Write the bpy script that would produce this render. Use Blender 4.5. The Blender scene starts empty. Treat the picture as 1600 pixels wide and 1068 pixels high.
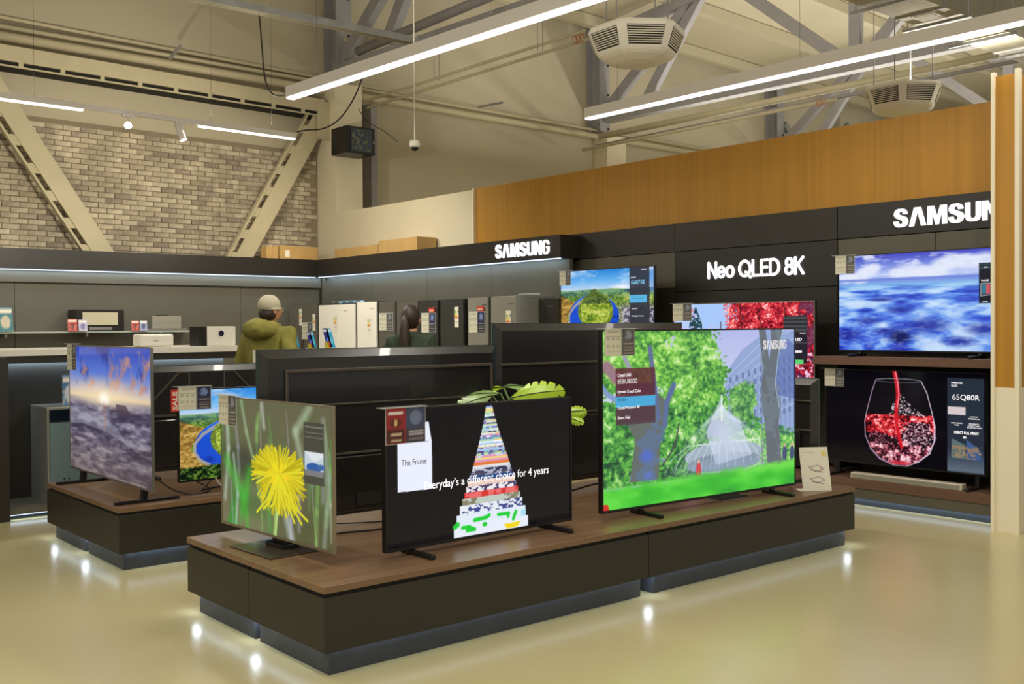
import bpy, math, random
import numpy as np
from mathutils import Vector, Matrix
random.seed(7)
C = bpy.context.scene.collection
SC = bpy.context.scene
PI = math.pi
rad = math.radians

# ------------------------------------------------------------------ camera
F, YAW, PITCH, ROLL, CAMH = 1626.1, rad(-40.209), rad(-.8696), rad(-.3857), 1.55
_A = Matrix(((1, 0, 0), (0, 0, -1), (0, 1, 0)))
CM = (Matrix.Rotation(YAW, 3, 'Z') @ Matrix.Rotation(PITCH, 3, 'X') @ _A @ Matrix.Rotation(ROLL, 3, 'Z'))
cam_d = bpy.data.cameras.new('camera')
cam_d.sensor_fit = 'HORIZONTAL'; cam_d.sensor_width = 36; cam_d.lens = F * 36 / 1600
cam_d.clip_end = 200
cam = bpy.data.objects.new('camera', cam_d); C.objects.link(cam)
m4 = CM.to_4x4(); m4.translation = (0, 0, CAMH); cam.matrix_world = m4
SC.camera = cam

# ------------------------------------------------------------------ world, exposure, large lights
SC.view_settings.view_transform = 'Standard'; SC.view_settings.look = 'None'
SC.view_settings.exposure = 0.0; SC.view_settings.gamma = 1; SC.view_settings.use_curve_mapping = False
w = bpy.data.worlds.new('world'); SC.world = w; w.use_nodes = True
w.node_tree.nodes['Background'].inputs[0].default_value = (1.0, .96, .85, 1)
w.node_tree.nodes['Background'].inputs[1].default_value = .46

def area(name, loc, rot, sx, sy, power, col, spread=PI):
    d = bpy.data.lights.new(name, 'AREA'); d.shape = 'RECTANGLE'; d.size = sx; d.size_y = sy
    d.energy = power; d.color = col; d.spread = spread
    o = bpy.data.objects.new(name, d); C.objects.link(o); o.location = loc; o.rotation_euler = rot
    return o
def spot(name, loc, target, power, col, angle, blend=.6, r=.05):
    d = bpy.data.lights.new(name, 'SPOT'); d.energy = power; d.color = col; d.spot_size = rad(angle)
    d.spot_blend = blend; d.shadow_soft_size = r
    o = bpy.data.objects.new(name, d); C.objects.link(o); o.location = loc
    o.rotation_euler = (Vector(target) - Vector(loc)).to_track_quat('-Z', 'Y').to_euler()
    return o
WARM = (1.0, .90, .72); NEUT = (1.0, .95, .84); COOL = (.62, .82, 1.0)
# light of the tubes in view, with added upward fill and added unseen rows
def tube_and_fill(x, y, z, L, down, up, rz=rad(3.7)):
    area('hall_tube_and_fill', (x, y, z - .09), (0, 0, rz), .1, L, down, NEUT)
    area('hall_tube_and_fill', (x, y, z + .09), (PI, 0, rz), .1, L, up, NEUT)  # upward half is added fill for the upper walls and roof
for (x, y, L, p, q) in [(4.83, 5.6, 6, 100, 90), (7.6, 4.1, 3.6, 16, 20), (1.5, 3.0, 7, 100, 110), (-2.0, 4.0, 8, 100, 110)]: tube_and_fill(x, y, 3.745 if x > 3 else 4.3, L, p, q)  # the two leftmost are added rows out of view
for (x, y, L, p, q) in [(2.5, 10.48, 1.8, 36, 30), (5.2, 10.63, 1.2, 60, 40)]: tube_and_fill(x, y, 3.73, L, p, q, rad(93.7))
for (x, y) in ((12.5, 9.5), (16.5, 9.5), (20.5, 9.5), (25, 9.5)): tube_and_fill(x, y, 4.6, 8, 60, 190)  # added fill over the far aisles, without fittings
for (x, y, p) in ((-4, -4, 130), (4, -5, 50), (11, -3, 30)): tube_and_fill(x, y, 4.4, 8, p, 120)  # added fill rows behind the camera, never seen

# ------------------------------------------------------------------ helpers
def lin(c):
    return tuple((v / 12.92 if v <= .04045 else ((v + .055) / 1.055) ** 2.4) for v in [x / 255 for x in c[:3]])
MC = {}
def mat(name, col, rough=.5, metal=0., noise=0., scale=(4, 4, 4), bump=0., coat=0., spec=.5, emit=None, es=1.0, alpha=1., trans=0., detail=4):
    if name in MC: return MC[name]
    m = bpy.data.materials.new(name); m.use_nodes = True; nt = m.node_tree
    b = nt.nodes['Principled BSDF']
    lc = lin(col)
    b.inputs['Base Color'].default_value = (*lc, 1); b.inputs['Roughness'].default_value = rough
    b.inputs['Metallic'].default_value = metal; b.inputs['Coat Weight'].default_value = coat
    b.inputs['Specular IOR Level'].default_value = spec
    b.inputs['Alpha'].default_value = alpha; b.inputs['Transmission Weight'].default_value = trans
    if emit: b.inputs['Emission Color'].default_value = (*lin(emit), 1); b.inputs['Emission Strength'].default_value = es
    tc = nt.nodes.new('ShaderNodeTexCoord'); mp = nt.nodes.new('ShaderNodeMapping'); nz = nt.nodes.new('ShaderNodeTexNoise')
    mp.inputs['Scale'].default_value = scale; nz.inputs['Scale'].default_value = 1; nz.inputs['Detail'].default_value = detail
    nt.links.new(tc.outputs['Object'], mp.inputs[0]); nt.links.new(mp.outputs[0], nz.inputs['Vector'])
    if noise:
        rp = nt.nodes.new('ShaderNodeMapRange'); rp.inputs[1].default_value = .3; rp.inputs[2].default_value = .7
        rp.inputs[3].default_value = 1 - noise; rp.inputs[4].default_value = 1 + noise
        mx = nt.nodes.new('ShaderNodeVectorMath'); mx.operation = 'SCALE'; mx.inputs[0].default_value = lc
        nt.links.new(nz.outputs['Fac'], rp.inputs[0]); nt.links.new(rp.outputs[0], mx.inputs['Scale'])
        nt.links.new(mx.outputs[0], b.inputs['Base Color'])
    if bump:
        bp = nt.nodes.new('ShaderNodeBump'); bp.inputs['Strength'].default_value = bump; bp.inputs['Distance'].default_value = .01
        nt.links.new(nz.outputs['Fac'], bp.inputs['Height']); nt.links.new(bp.outputs[0], b.inputs['Normal'])
    MC[name] = m
    return m
def paintmat(name, emit, rough=.12, k=1.0):
    if name in MC: return MC[name]
    m = bpy.data.materials.new(name); m.use_nodes = True; nt = m.node_tree; b = nt.nodes['Principled BSDF']
    a = nt.nodes.new('ShaderNodeVertexColor'); a.layer_name = 'Col'
    if emit:
        b.inputs['Base Color'].default_value = (.004, .004, .005, 1)
        nt.links.new(a.outputs['Color'], b.inputs['Emission Color']); b.inputs['Emission Strength'].default_value = k
        b.inputs['Specular IOR Level'].default_value = .35
    else:
        nt.links.new(a.outputs['Color'], b.inputs['Base Color'])
    b.inputs['Roughness'].default_value = rough
    MC[name] = m; return m

class MB:
    def __init__(s): s.v = []; s.f = []; s.mi = []
    def quadbox(s, P, mi=0):
        n = len(s.v); s.v += [tuple(p) for p in P]
        for q in ((0, 3, 2, 1), (4, 5, 6, 7), (0, 1, 5, 4), (1, 2, 6, 5), (2, 3, 7, 6), (3, 0, 4, 7)):
            s.f.append(tuple(n + i for i in q)); s.mi.append(mi)
        return s
    def bx(s, x0, x1, y0, y1, z0, z1, mi=0):
        return s.quadbox([(x0, y0, z0), (x1, y0, z0), (x1, y1, z0), (x0, y1, z0), (x0, y0, z1), (x1, y0, z1), (x1, y1, z1), (x0, y1, z1)], mi)
    def beam(s, a, b, wd, ht, up=(0, 0, 1), mi=0):
        a = Vector(a); b = Vector(b); d = (b - a).normalized(); u = Vector(up)
        if abs(d.dot(u)) > .98: u = Vector((1, 0, 0))
        r = d.cross(u).normalized() * wd / 2; t = r.cross(d).normalized() * ht / 2
        return s.quadbox([a - r - t, a + r - t, b + r - t, b - r - t, a - r + t, a + r + t, b + r + t, b - r + t], mi)
    def tube(s, pts, r, n=8, mi=0, caps=True):
        pts = [Vector(p) for p in pts]; base = len(s.v); prev = None
        rs = r if isinstance(r, (list, tuple)) else [r] * len(pts)
        for i, p in enumerate(pts):
            d = (pts[min(i + 1, len(pts) - 1)] - pts[max(i - 1, 0)]).normalized()
            if prev is None:
                u = Vector((0, 0, 1)) if abs(d.z) < .9 else Vector((1, 0, 0)); u = (u - d * u.dot(d)).normalized()
            else: u = (prev - d * prev.dot(d)).normalized()
            prev = u; v = d.cross(u)
            for k in range(n):
                a = 2 * PI * k / n; s.v.append(tuple(p + (u * math.cos(a) + v * math.sin(a)) * rs[i]))
        for i in range(len(pts) - 1):
            for k in range(n):
                a = base + i * n + k; b = base + i * n + (k + 1) % n
                s.f.append((a, b, b + n, a + n)); s.mi.append(mi)
        if caps:
            s.f.append(tuple(base + k for k in reversed(range(n)))); s.mi.append(mi)
            s.f.append(tuple(base + (len(pts) - 1) * n + k for k in range(n))); s.mi.append(mi)
        return s
    def prism(s, poly, f0, f1, mi=0):   # f0,f1: functions (a,b)->3d
        n = len(s.v); k = len(poly); s.v += [tuple(f0(*p)) for p in poly] + [tuple(f1(*p)) for p in poly]
        s.f.append(tuple(n + i for i in reversed(range(k)))); s.f.append(tuple(n + k + i for i in range(k))); s.mi += [mi, mi]
        for i in range(k):
            j = (i + 1) % k; s.f.append((n + i, n + j, n + k + j, n + k + i)); s.mi.append(mi)
        return s
    def lathe(s, prof, c=(0, 0, 0), n=20, mi=0):
        b = len(s.v)
        for (r, z) in prof:
            for k in range(n): s.v.append((c[0] + r * math.cos(2 * PI * k / n), c[1] + r * math.sin(2 * PI * k / n), c[2] + z))
        for i in range(len(prof) - 1):
            for k in range(n):
                s.f.append((b + i * n + k, b + i * n + (k + 1) % n, b + (i + 1) * n + (k + 1) % n, b + (i + 1) * n + k)); s.mi.append(mi)
        s.f.append(tuple(b + k for k in reversed(range(n)))); s.f.append(tuple(b + (len(prof) - 1) * n + k for k in range(n))); s.mi += [mi, mi]
        return s
    def mesh(s, name, mats, smooth=False):
        me = bpy.data.meshes.new(name); me.from_pydata(s.v, [], s.f)
        for m in (mats if isinstance(mats, (list, tuple)) else [mats]): me.materials.append(m)
        if any(s.mi): me.polygons.foreach_set('material_index', s.mi)
        if smooth: me.polygons.foreach_set('use_smooth', [True] * len(me.polygons))
        me.update(); return me
    def build(s, name, mats, parent=None, bevel=0, smooth=False):
        o = bpy.data.objects.new(name, s.mesh(name, mats, smooth)); C.objects.link(o)
        if parent: o.parent = parent
        if bevel:
            bm = o.modifiers.new('bevel', 'BEVEL'); bm.width = bevel; bm.segments = 2; bm.limit_method = 'ANGLE'
        return o
def tag(o, label=None, cat=None, group=None, kind=None):
    if label: o['label'] = label
    if cat: o['category'] = cat
    if group: o['group'] = group
    if kind: o['kind'] = kind
    return o
def thing(name, label, cat, loc=(0, 0, 0), rz=0, group=None):
    o = bpy.data.objects.new(name, None); C.objects.link(o); o.location = loc; o.rotation_euler = (0, 0, rz)
    o.empty_display_size = .1
    return tag(o, label, cat, group)
def B(x0, x1, y0, y1, z0, z1): return MB().bx(x0, x1, y0, y1, z0, z1)
def structure(o): o['kind'] = 'structure'; return o

# text -> mesh, scaled to a box of width w / height h lying in local XZ plane facing -Y
_TC = {}
def text_geo(t, bold=0.0):
    k = (t, bold)
    if k in _TC: return _TC[k]
    cu = bpy.data.curves.new('t', 'FONT'); cu.body = t; cu.size = 1; cu.offset = bold; cu.resolution_u = 3
    o = bpy.data.objects.new('t', cu); C.objects.link(o); dg = bpy.context.evaluated_depsgraph_get()
    me = bpy.data.meshes.new_from_object(o.evaluated_get(dg))
    v = np.zeros(len(me.vertices) * 3); me.vertices.foreach_get('co', v); v = v.reshape(-1, 3)
    f = [tuple(p.vertices) for p in me.polygons]
    C.objects.unlink(o); bpy.data.objects.remove(o); bpy.data.meshes.remove(me)
    _TC[k] = (v, f); return _TC[k]
def add_text(mb, t, x, z, w, h, y=0., bold=0., thick=0., mi=0):
    v, f = text_geo(t, bold)
    if not len(v): return mb
    lo = v.min(0); hi = v.max(0); sx = w / (hi[0] - lo[0]); sz = h / (hi[1] - lo[1])
    n = len(mb.v)
    P = [(x + (p[0] - lo[0]) * sx, y, z + (p[1] - lo[1]) * sz) for p in v]
    mb.v += P; mb.f += [tuple(n + i for i in q) for q in f]; mb.mi += [mi] * len(f)
    if thick:
        n2 = len(mb.v); mb.v += [(p[0], y + thick, p[2]) for p in P]
        ec = {}
        for q in f:
            for i in range(len(q)):
                e = (q[i], q[(i + 1) % len(q)]); kk = (min(e), max(e)); ec.setdefault(kk, []).append(e)
        for kk, es in ec.items():
            if len(es) == 1:
                a, b = es[0]; mb.f.append((n + b, n + a, n2 + a, n2 + b)); mb.mi.append(mi)
    return mb
GL = {'S': [(0, .32), (0, .24), (.1, .07), (.3, 0), (.7, 0), (.9, .07), (1, .24), (1, .38), (.9, .52), (.42, .68), (.36, .76), (.42, .85), (.58, .85), (.64, .77), (.64, .70), (.96, .70), (.96, .78), (.86, .93), (.66, 1), (.32, 1), (.12, .93), (.03, .77), (.03, .66), (.14, .52), (.58, .36), (.64, .26), (.58, .16), (.42, .16), (.34, .24), (.34, .32)],
      'A': [(0, 0), (.30, 1), (.70, 1), (1, 0), (.72, 0), (.50, .80), (.28, 0)],
      'M': [(0, 0), (.02, 1), (.34, 1), (.5, .40), (.66, 1), (.98, 1), (1, 0), (.76, 0), (.75, .76), (.58, 0), (.42, 0), (.25, .76), (.24, 0)],
      'U': [(0, 1), (0, .28), (.1, .08), (.3, 0), (.7, 0), (.9, .08), (1, .28), (1, 1), (.68, 1), (.68, .28), (.6, .17), (.4, .17), (.32, .28), (.32, 1)],
      'N': [(0, 0), (0, 1), (.36, 1), (.70, .36), (.70, 1), (1, 1), (1, 0), (.66, 0), (.30, .66), (.30, 0)],
      'G': [(.55, .56), (1, .56), (1, .25), (.9, .08), (.7, 0), (.3, 0), (.1, .08), (0, .28), (0, .72), (.1, .92), (.3, 1), (.7, 1), (.9, .92), (1, .74), (1, .68), (.68, .68), (.68, .74), (.6, .84), (.4, .84), (.32, .72), (.32, .28), (.4, .17), (.6, .17), (.68, .28), (.68, .42), (.55, .42)]}
def add_logo(mb, x, z, w, h, y=0., thick=0., bold=0, mi=0):
    # seven heavy capitals, the A without a crossbar
    ws = [.125, .145, .165, .125, .125, .13, .125]; g = (1 - sum(ws)) / 6; cx = x
    for ch, ww in zip('SAMSUNG', ws):
        cw = ww * w; t_ = max(thick, .0004)
        mb.prism(GL[ch], lambda a, b: (cx + a * cw, y, z + b * h), lambda a, b: (cx + a * cw, y + t_, z + b * h), mi)
        cx += cw + g * w
    return mb
def arc(cx, cy, rx, ry, a0, a1, n=10): return [(cx + rx * math.cos(rad(a0 + (a1 - a0) * i / n)), cy + ry * math.sin(rad(a0 + (a1 - a0) * i / n))) for i in range(n + 1)]
ST = {'N': (.72, [[(.05, 0), (.05, 1), (.67, 0), (.67, 1)]]), 'e': (.62, [[(.05, .36), (.57, .36)] + arc(.31, .36, .27, .33, 0, 320, 16)]), 'o': (.64, [arc(.32, .36, .28, .33, 0, 360, 18)]),
      'Q': (.98, [arc(.48, .5, .44, .48, 0, 360, 22), [(.56, .28), (.95, -.08)]]), 'L': (.56, [[(.06, 1), (.06, .03), (.54, .03)]]), 'E': (.60, [[(.56, .97), (.06, .97), (.06, .03), (.56, .03)], [(.06, .52), (.52, .52)]]),
      'D': (.78, [[(.06, .03), (.06, .97), (.32, .97)] + arc(.32, .5, .41, .47, 90, -90, 12) + [(.06, .03)]]), ' ': (.22, []), '8': (.62, [arc(.31, .74, .22, .23, 0, 360, 16), arc(.31, .27, .27, .25, 0, 360, 16)]),
      'K': (.66, [[(.06, 0), (.06, 1)], [(.62, 1), (.10, .46)], [(.24, .60), (.64, 0)]])}
def add_strokes(mb, text, x, z, h, total, wd, y=0., thick=.03):
    adv = sum(ST[c][0] for c in text) + .10 * (len(text) - 1); kx = total / adv; cx = x
    for c in text:
        for pl_ in ST[c][1]:
            P = [(cx + a * kx, z + b * h) for a, b in pl_]
            for i in range(len(P) - 1):
                a = Vector((P[i][0], y + thick / 2, P[i][1])); b = Vector((P[i + 1][0], y + thick / 2, P[i + 1][1]))
                if (b - a).length > 1e-5: mb.beam(a, b, thick, wd, Vector((b.z - a.z, 0, a.x - b.x)))
            for p in P: mb.prism([(p[0] + wd / 2 * math.cos(PI / 4 * q), p[1] + wd / 2 * math.sin(PI / 4 * q)) for q in range(8)], lambda u, v: (u, y, v), lambda u, v: (u, y + thick, v))
        cx += (ST[c][0] + .10) * kx
    return mb

# ------------------------------------------------------------------ painting on vertex grids
class Cv:
    def __init__(s, nx, ny, asp, bg):
        s.S = 2; s.W = nx * 2; s.Hh = ny * 2; s.asp = asp
        s.u, s.v = np.meshgrid((np.arange(s.W) + .5) / s.W, (np.arange(s.Hh) + .5) / s.Hh)
        s.a = np.ones((s.Hh, s.W, 3)) * np.array(bg, float)
    def blend(s, m, c, al=1.):
        m = np.clip(m, 0, 1)[..., None] * al; c = np.array(c, float)
        s.a = s.a * (1 - m) + c * m
    def vgrad(s, stops):
        vs = [p[0] for p in stops]
        for k in range(3): s.a[..., k] = np.interp(s.v, vs, [p[1][k] for p in stops])
    def noise(s, fx, fy, octv=4, seed=0, du=None, dv=None):
        rng = np.random.RandomState(seed); out = np.zeros_like(s.u); amp = 1; tot = 0
        U = s.u if du is None else du; V = s.v if dv is None else dv
        for o in range(octv):
            gx = max(2, int(fx * 2 ** o)); gy = max(2, int(fy * 2 ** o)); g = rng.rand(gy + 2, gx + 2)
            x = np.clip(U, 0, .9999) * gx; y = np.clip(V, 0, .9999) * gy; i = x.astype(int); j = y.astype(int); a = x - i; b = y - j
            a = a * a * (3 - 2 * a); b = b * b * (3 - 2 * b)
            out += amp * ((g[j, i] * (1 - a) + g[j, i + 1] * a) * (1 - b) + (g[j + 1, i] * (1 - a) + g[j + 1, i + 1] * a) * b)
            tot += amp; amp *= .55
        return out / tot
    def poly(s, P, c, al=1., extra=None):
        u, v = s.u, s.v; ins = np.zeros(u.shape, bool); k = len(P)
        for i in range(k):
            x0, y0 = P[i]; x1, y1 = P[(i + 1) % k]
            if y0 == y1: continue
            cnd = (y0 > v) != (y1 > v); ins ^= cnd & (u < (x1 - x0) * (v - y0) / (y1 - y0) + x0)
        m = ins.astype(float)
        if extra is not None: m = m * extra
        s.blend(m, c, al); return m
    def rect(s, x0, y0, x1, y1, c, al=1.): s.blend(((s.u >= x0) & (s.u < x1) & (s.v >= y0) & (s.v < y1)).astype(float), c, al)
    def ell(s, cx, cy, rx, ry, c, al=1., soft=0.):
        d = np.sqrt(((s.u - cx) / rx) ** 2 + ((s.v - cy) / ry) ** 2)
        m = (d < 1).astype(float) if soft == 0 else np.clip((1 + soft - d) / (2 * soft), 0, 1); s.blend(m, c, al); return m
    def line(s, P, wd, c, al=1., soft=.3, wd2=None):
        A = s.asp; n = len(P) - 1
        for i in range(n):
            x0, y0 = P[i]; x1, y1 = P[i + 1]; dx = (x1 - x0) * A; dy = y1 - y0; L = dx * dx + dy * dy + 1e-12
            r = wd; pad = wd * 1.5 + .005
            ua, ub = min(x0, x1) - pad / A, max(x0, x1) + pad / A; va, vb = min(y0, y1) - pad, max(y0, y1) + pad
            i0, i1 = max(0, int(ua * s.W)), min(s.W, int(ub * s.W) + 1); j0, j1 = max(0, int(va * s.Hh)), min(s.Hh, int(vb * s.Hh) + 1)
            if i1 <= i0 or j1 <= j0: continue
            U = s.u[j0:j1, i0:i1]; V = s.v[j0:j1, i0:i1]
            t = np.clip((((U - x0) * A) * dx + (V - y0) * dy) / L, 0, 1)
            d = np.hypot((U - x0) * A - t * dx, (V - y0) - t * dy)
            ww = wd / 2 if wd2 is None else (wd + (wd2 - wd) * (i + t) / n) / 2
            m = np.clip((ww * (1 + soft) - d) / (ww * 2 * soft + 1e-9), 0, 1)[..., None] * al
            s.a[j0:j1, i0:i1] = s.a[j0:j1, i0:i1] * (1 - m) + np.array(c, float) * m
    def ramp(s, x, stops):
        vs = [p[0] for p in stops]; return np.stack([np.interp(x, vs, [p[1][k] for p in stops]) for k in range(3)], -1)
    def paint(s, m, cols, al=1.):
        m = np.clip(m, 0, 1)[..., None] * al; s.a = s.a * (1 - m) + cols * m
    def out(s):
        a = s.a.reshape(s.Hh // 2, 2, s.W // 2, 2, 3).mean((1, 3)) / 255
        a = np.clip(a, 0, 1); return np.where(a <= .04045, a / 12.92, ((a + .055) / 1.055) ** 2.4)
def painted(name, w, h, arr, material, parent, x0=0, z0=0, y=0.):
    ny, nx, _ = arr.shape
    X, Z = np.meshgrid(x0 + np.linspace(0, w, nx), z0 + h - np.linspace(0, h, ny))
    co = np.stack([X, np.full_like(X, y), Z], -1).reshape(-1, 3).astype(np.float32)
    idx = np.arange(nx * ny).reshape(ny, nx)
    f = np.stack([idx[1:, :-1], idx[1:, 1:], idx[:-1, 1:], idx[:-1, :-1]], -1).reshape(-1, 4)
    me = bpy.data.meshes.new(name); me.vertices.add(len(co)); me.vertices.foreach_set('co', co.ravel())
    me.loops.add(f.size); me.loops.foreach_set('vertex_index', f.ravel().astype(np.int32))
    me.polygons.add(len(f)); me.polygons.foreach_set('loop_start', np.arange(0, f.size, 4, dtype=np.int32))
    me.update(calc_edges=True)
    ca = me.color_attributes.new('Col', 'FLOAT_COLOR', 'POINT')
    ca.data.foreach_set('color', np.concatenate([arr.reshape(-1, 3), np.ones((nx * ny, 1))], 1).astype(np.float32).ravel())
    me.materials.append(material); me.validate()
    o = bpy.data.objects.new(name, me); C.objects.link(o); o.parent = parent
    return o

# ------------------------------------------------------------------ materials
M_floor = mat('floor_concrete', (190, 179, 136), .26, noise=.07, scale=(.55, .55, 1), spec=.5, coat=.2, detail=8)
M_floor.node_tree.nodes['Principled BSDF'].inputs['Coat Roughness'].default_value = .16
M_plaster = mat('beige_sandwich_panel', (186, 177, 153), .7, noise=.04, scale=(.4, .4, .4))
M_cream = mat('cream_wall', (218, 208, 182), .7, noise=.02, scale=(2, 2, 2))
M_roof = mat('roof_sheet', (186, 177, 152), .6, noise=.05, scale=(.5, .5, .5))
M_steel = mat('grey_painted_steel', (148, 146, 148), .5, noise=.08, scale=(3, 3, 3))
M_steelb = mat('beige_painted_steel', (190, 180, 150), .5, noise=.05, scale=(3, 3, 3))
M_dark = mat('charcoal_laminate', (41, 37, 31), .45, noise=.05, scale=(3, 3, 3))
M_black = mat('black_laminate', (40, 37, 34), .4, noise=.05, scale=(3, 3, 3))
M_olive = mat('olive_grey_panel', (88, 84, 70), .5, noise=.04, scale=(3, 3, 3))
M_grey = mat('grey_backdrop_panel', (92, 89, 78), .5, noise=.04, scale=(3, 3, 3))
M_plinth = mat('slate_plinth', (58, 62, 70), .45, noise=.12, scale=(9, 9, 9))
M_seam = mat('dark_seam', (18, 17, 16), .8)
M_wtop = mat('walnut_laminate_top', (122, 95, 72), .33, noise=.2, scale=(1.2, 14, 14), detail=6)
M_wtop2 = mat('walnut_shelf', (104, 78, 64), .35, noise=.1, scale=(14, 1.2, 14), detail=6)
M_oak = mat('golden_oak_veneer', (178, 127, 34), .5, noise=.10, scale=(24, 24, .6), detail=5)
M_white = mat('white_trim', (232, 222, 196), .45, noise=.02)
M_wgloss = mat('white_gloss', (228, 224, 212), .25)
M_tvb = mat('tv_black_plastic', (22, 21, 22), .35)
M_tvback = mat('tv_back_plastic', (36, 34, 33), .3, noise=.05, scale=(5, 5, 5), coat=.3)
M_ridge = mat('tv_back_ridge', (78, 70, 60), .35)
M_silver = mat('silver_edge', (170, 168, 160), .3, metal=.8)
M_inox = mat('brushed_steel', (176, 174, 164), .32, metal=.55, noise=.08, scale=(1, 1, 60))
M_inoxd = mat('grey_fridge_steel', (112, 108, 98), .35, metal=.3, noise=.04, scale=(1, 1, 40))
M_fblack = mat('black_fridge', (58, 58, 56), .3, noise=.03)
M_fwhite = mat('white_glass_fridge', (246, 242, 232), .25)
M_fside = mat('fridge_side', (40, 40, 40), .5)  # near-black holds the shade on the fridge sides, painted as colour
M_card = mat('cardboard', (190, 155, 98), .8, noise=.06, scale=(6, 6, 6))
M_tape = mat('packing_label', (225, 212, 180), .6)
M_galv = mat('galvanised_sheet', (176, 170, 150), .38, metal=.55, noise=.14, scale=(2, 12, 2))
M_galvh = mat('galvanised_hanger', (190, 192, 196), .3, metal=.8, noise=.15, scale=(6, 6, 6))
M_lamp = mat('lamp_housing', (240, 236, 236), .4)
M_led = mat('led_tube', (255, 255, 255), .5, emit=(255, 250, 248), es=1.8)
M_strip = mat('led_strip_cool', (255, 255, 255), .5, emit=(205, 225, 255), es=1.2)
M_sign = mat('sign_letter_lit', (255, 255, 255), .5, emit=(250, 248, 255), es=1.15)
M_signside = mat('sign_letter_halo', (200, 200, 255), .5, emit=(150, 150, 255), es=1.2)
M_paper = mat('paper_white', (235, 230, 214), .6)
M_acr = mat('clear_acrylic', (225, 230, 225), .1, alpha=.35)
M_glass = mat('glass_shelf', (200, 212, 205), .08, alpha=.6)
M_red = mat('sale_red', (205, 52, 40), .5)
M_scr = paintmat('screen_picture', True, .1, 1.0)
M_prt = paintmat('printed_card', False, .45)
M_txtw = mat('screen_text_white', (240, 240, 245), .5, emit=(240, 240, 250), es=1.)
M_txtg = mat('screen_text_grey', (190, 190, 195), .5, emit=(180, 182, 190), es=1.)
M_txtb = mat('screen_text_blue', (120, 190, 235), .5, emit=(120, 190, 235), es=1.)
M_txtk = mat('text_black', (30, 30, 34), .5)
M_cable = mat('cable_black', (16, 16, 16), .5)

# ------------------------------------------------------------------ hall frame (the hall is turned 3.7 deg to the shop fittings)
DE = rad(3.7); EX = Vector((math.cos(DE), math.sin(DE), 0)); EY = Vector((-math.sin(DE), math.cos(DE), 0)); O0 = Vector((8.6, 15.1, 0))
def at(px, py, depth):     # a point on the viewing ray of the photograph's pixel, that many metres away
    return Vector((0, 0, CAMH)) + CM @ Vector(((px - 800) / F, -(py - 534) / F, -1)) * depth
def HP(s, t, z): return O0 + EX * s - EY * t + Vector((0, 0, z))     # t metres out from the far wall
def hbox(mb, s0, s1, t0, t1, z0, z1, mi=0):
    return mb.quadbox([HP(s0, t1, z0), HP(s1, t1, z0), HP(s1, t0, z0), HP(s0, t0, z0), HP(s0, t1, z1), HP(s1, t1, z1), HP(s1, t0, z1), HP(s0, t0, z1)], mi)
def roofz(t): return 7.75 + t * .13

# ================================================================== STRUCTURE
structure(MB().bx(-14, 44, -14, 18.5, -.12, 0).build('floor', M_floor))
wall_far = structure(hbox(MB(), -16, 34, -.25, 0, 0, 8.6).build('wall_far', M_plaster))
# roof with purlins running along the far wall
mb = MB(); mb.quadbox([HP(-16, 30, roofz(30)), HP(34, 30, roofz(30)), HP(34, 0, roofz(0)), HP(-16, 0, roofz(0)), HP(-16, 30, roofz(30) + .15), HP(34, 30, roofz(30) + .15), HP(34, 0, roofz(0) + .15), HP(-16, 0, roofz(0) + .15)])
ceiling = structure(mb.build('ceiling', M_roof))
for k in range(9):
    t = .35 + k * 1.6
    mb = MB(); hbox(mb, -16, 34, t, t + .16, roofz(t) - .22, roofz(t)); mb.build('purlin', M_roof, ceiling)
# brick facing of the far wall, upper left
brick_mats = [mat('brick_%s' % n, c, .85, noise=.22, scale=(9, 9, 9), bump=.2) for n, c in
              (('pale', (192, 180, 158)), ('chalk', (198, 187, 165)), ('mauve', (174, 161, 144)), ('grey', (182, 170, 148)), ('dusky', (158, 145, 130)))]
for bm_ in brick_mats:     # weathered patches that run over many bricks
    nt = bm_.node_tree; g = nt.nodes.new('ShaderNodeNewGeometry'); nz = nt.nodes.new('ShaderNodeTexNoise'); nz.inputs['Scale'].default_value = 2.6; nz.inputs['Detail'].default_value = 5
    mr = nt.nodes.new('ShaderNodeMapRange'); mr.inputs[1].default_value = .35; mr.inputs[2].default_value = .68; mr.inputs[3].default_value = .72; mr.inputs[4].default_value = 1.12
    vm = nt.nodes.new('ShaderNodeVectorMath'); vm.operation = 'SCALE'; b = nt.nodes['Principled BSDF']; src = b.inputs['Base Color'].links[0].from_socket
    nt.links.new(g.outputs['Position'], nz.inputs['Vector']); nt.links.new(nz.outputs['Fac'], mr.inputs[0]); nt.links.new(src, vm.inputs[0]); nt.links.new(mr.outputs[0], vm.inputs['Scale']); nt.links.new(vm.outputs[0], b.inputs['Base Color'])
M_mortar = mat('mortar', (140, 127, 106), .9, noise=.1, scale=(9, 9, 9))
mb = MB(); hbox(mb, -7.2, -.02, 0, .03, 1.9, 4.40); panel = mb.build('mortar_backing', M_mortar, wall_far)
bl, bh, gp = .232, .073, .012
brick_me = []
for m in brick_mats:
    b_ = MB(); c = .004
    b_.quadbox([(0, 0, 0), (bl - gp, 0, 0), (bl - gp, .02, 0), (0, .02, 0), (0, 0, bh - gp), (bl - gp, 0, bh - gp), (bl - gp, .02, bh - gp), (0, .02, bh - gp)])
    brick_me.append(b_.mesh('brick', m))
cand = []
for r in range(34):
    z = 1.93 + r * bh
    if z + bh > 4.41: break
    s = -7.1 + (r % 2) * bl / 2 + random.uniform(-.01, .01)
    while s + bl < -.02:
        if z > 2.55: cand.append((s, z))
        s += bl
cand = [c for c in cand if c[0] > -5.15]
cand.sort(key=lambda c: c[0])
rest = MB()
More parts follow.
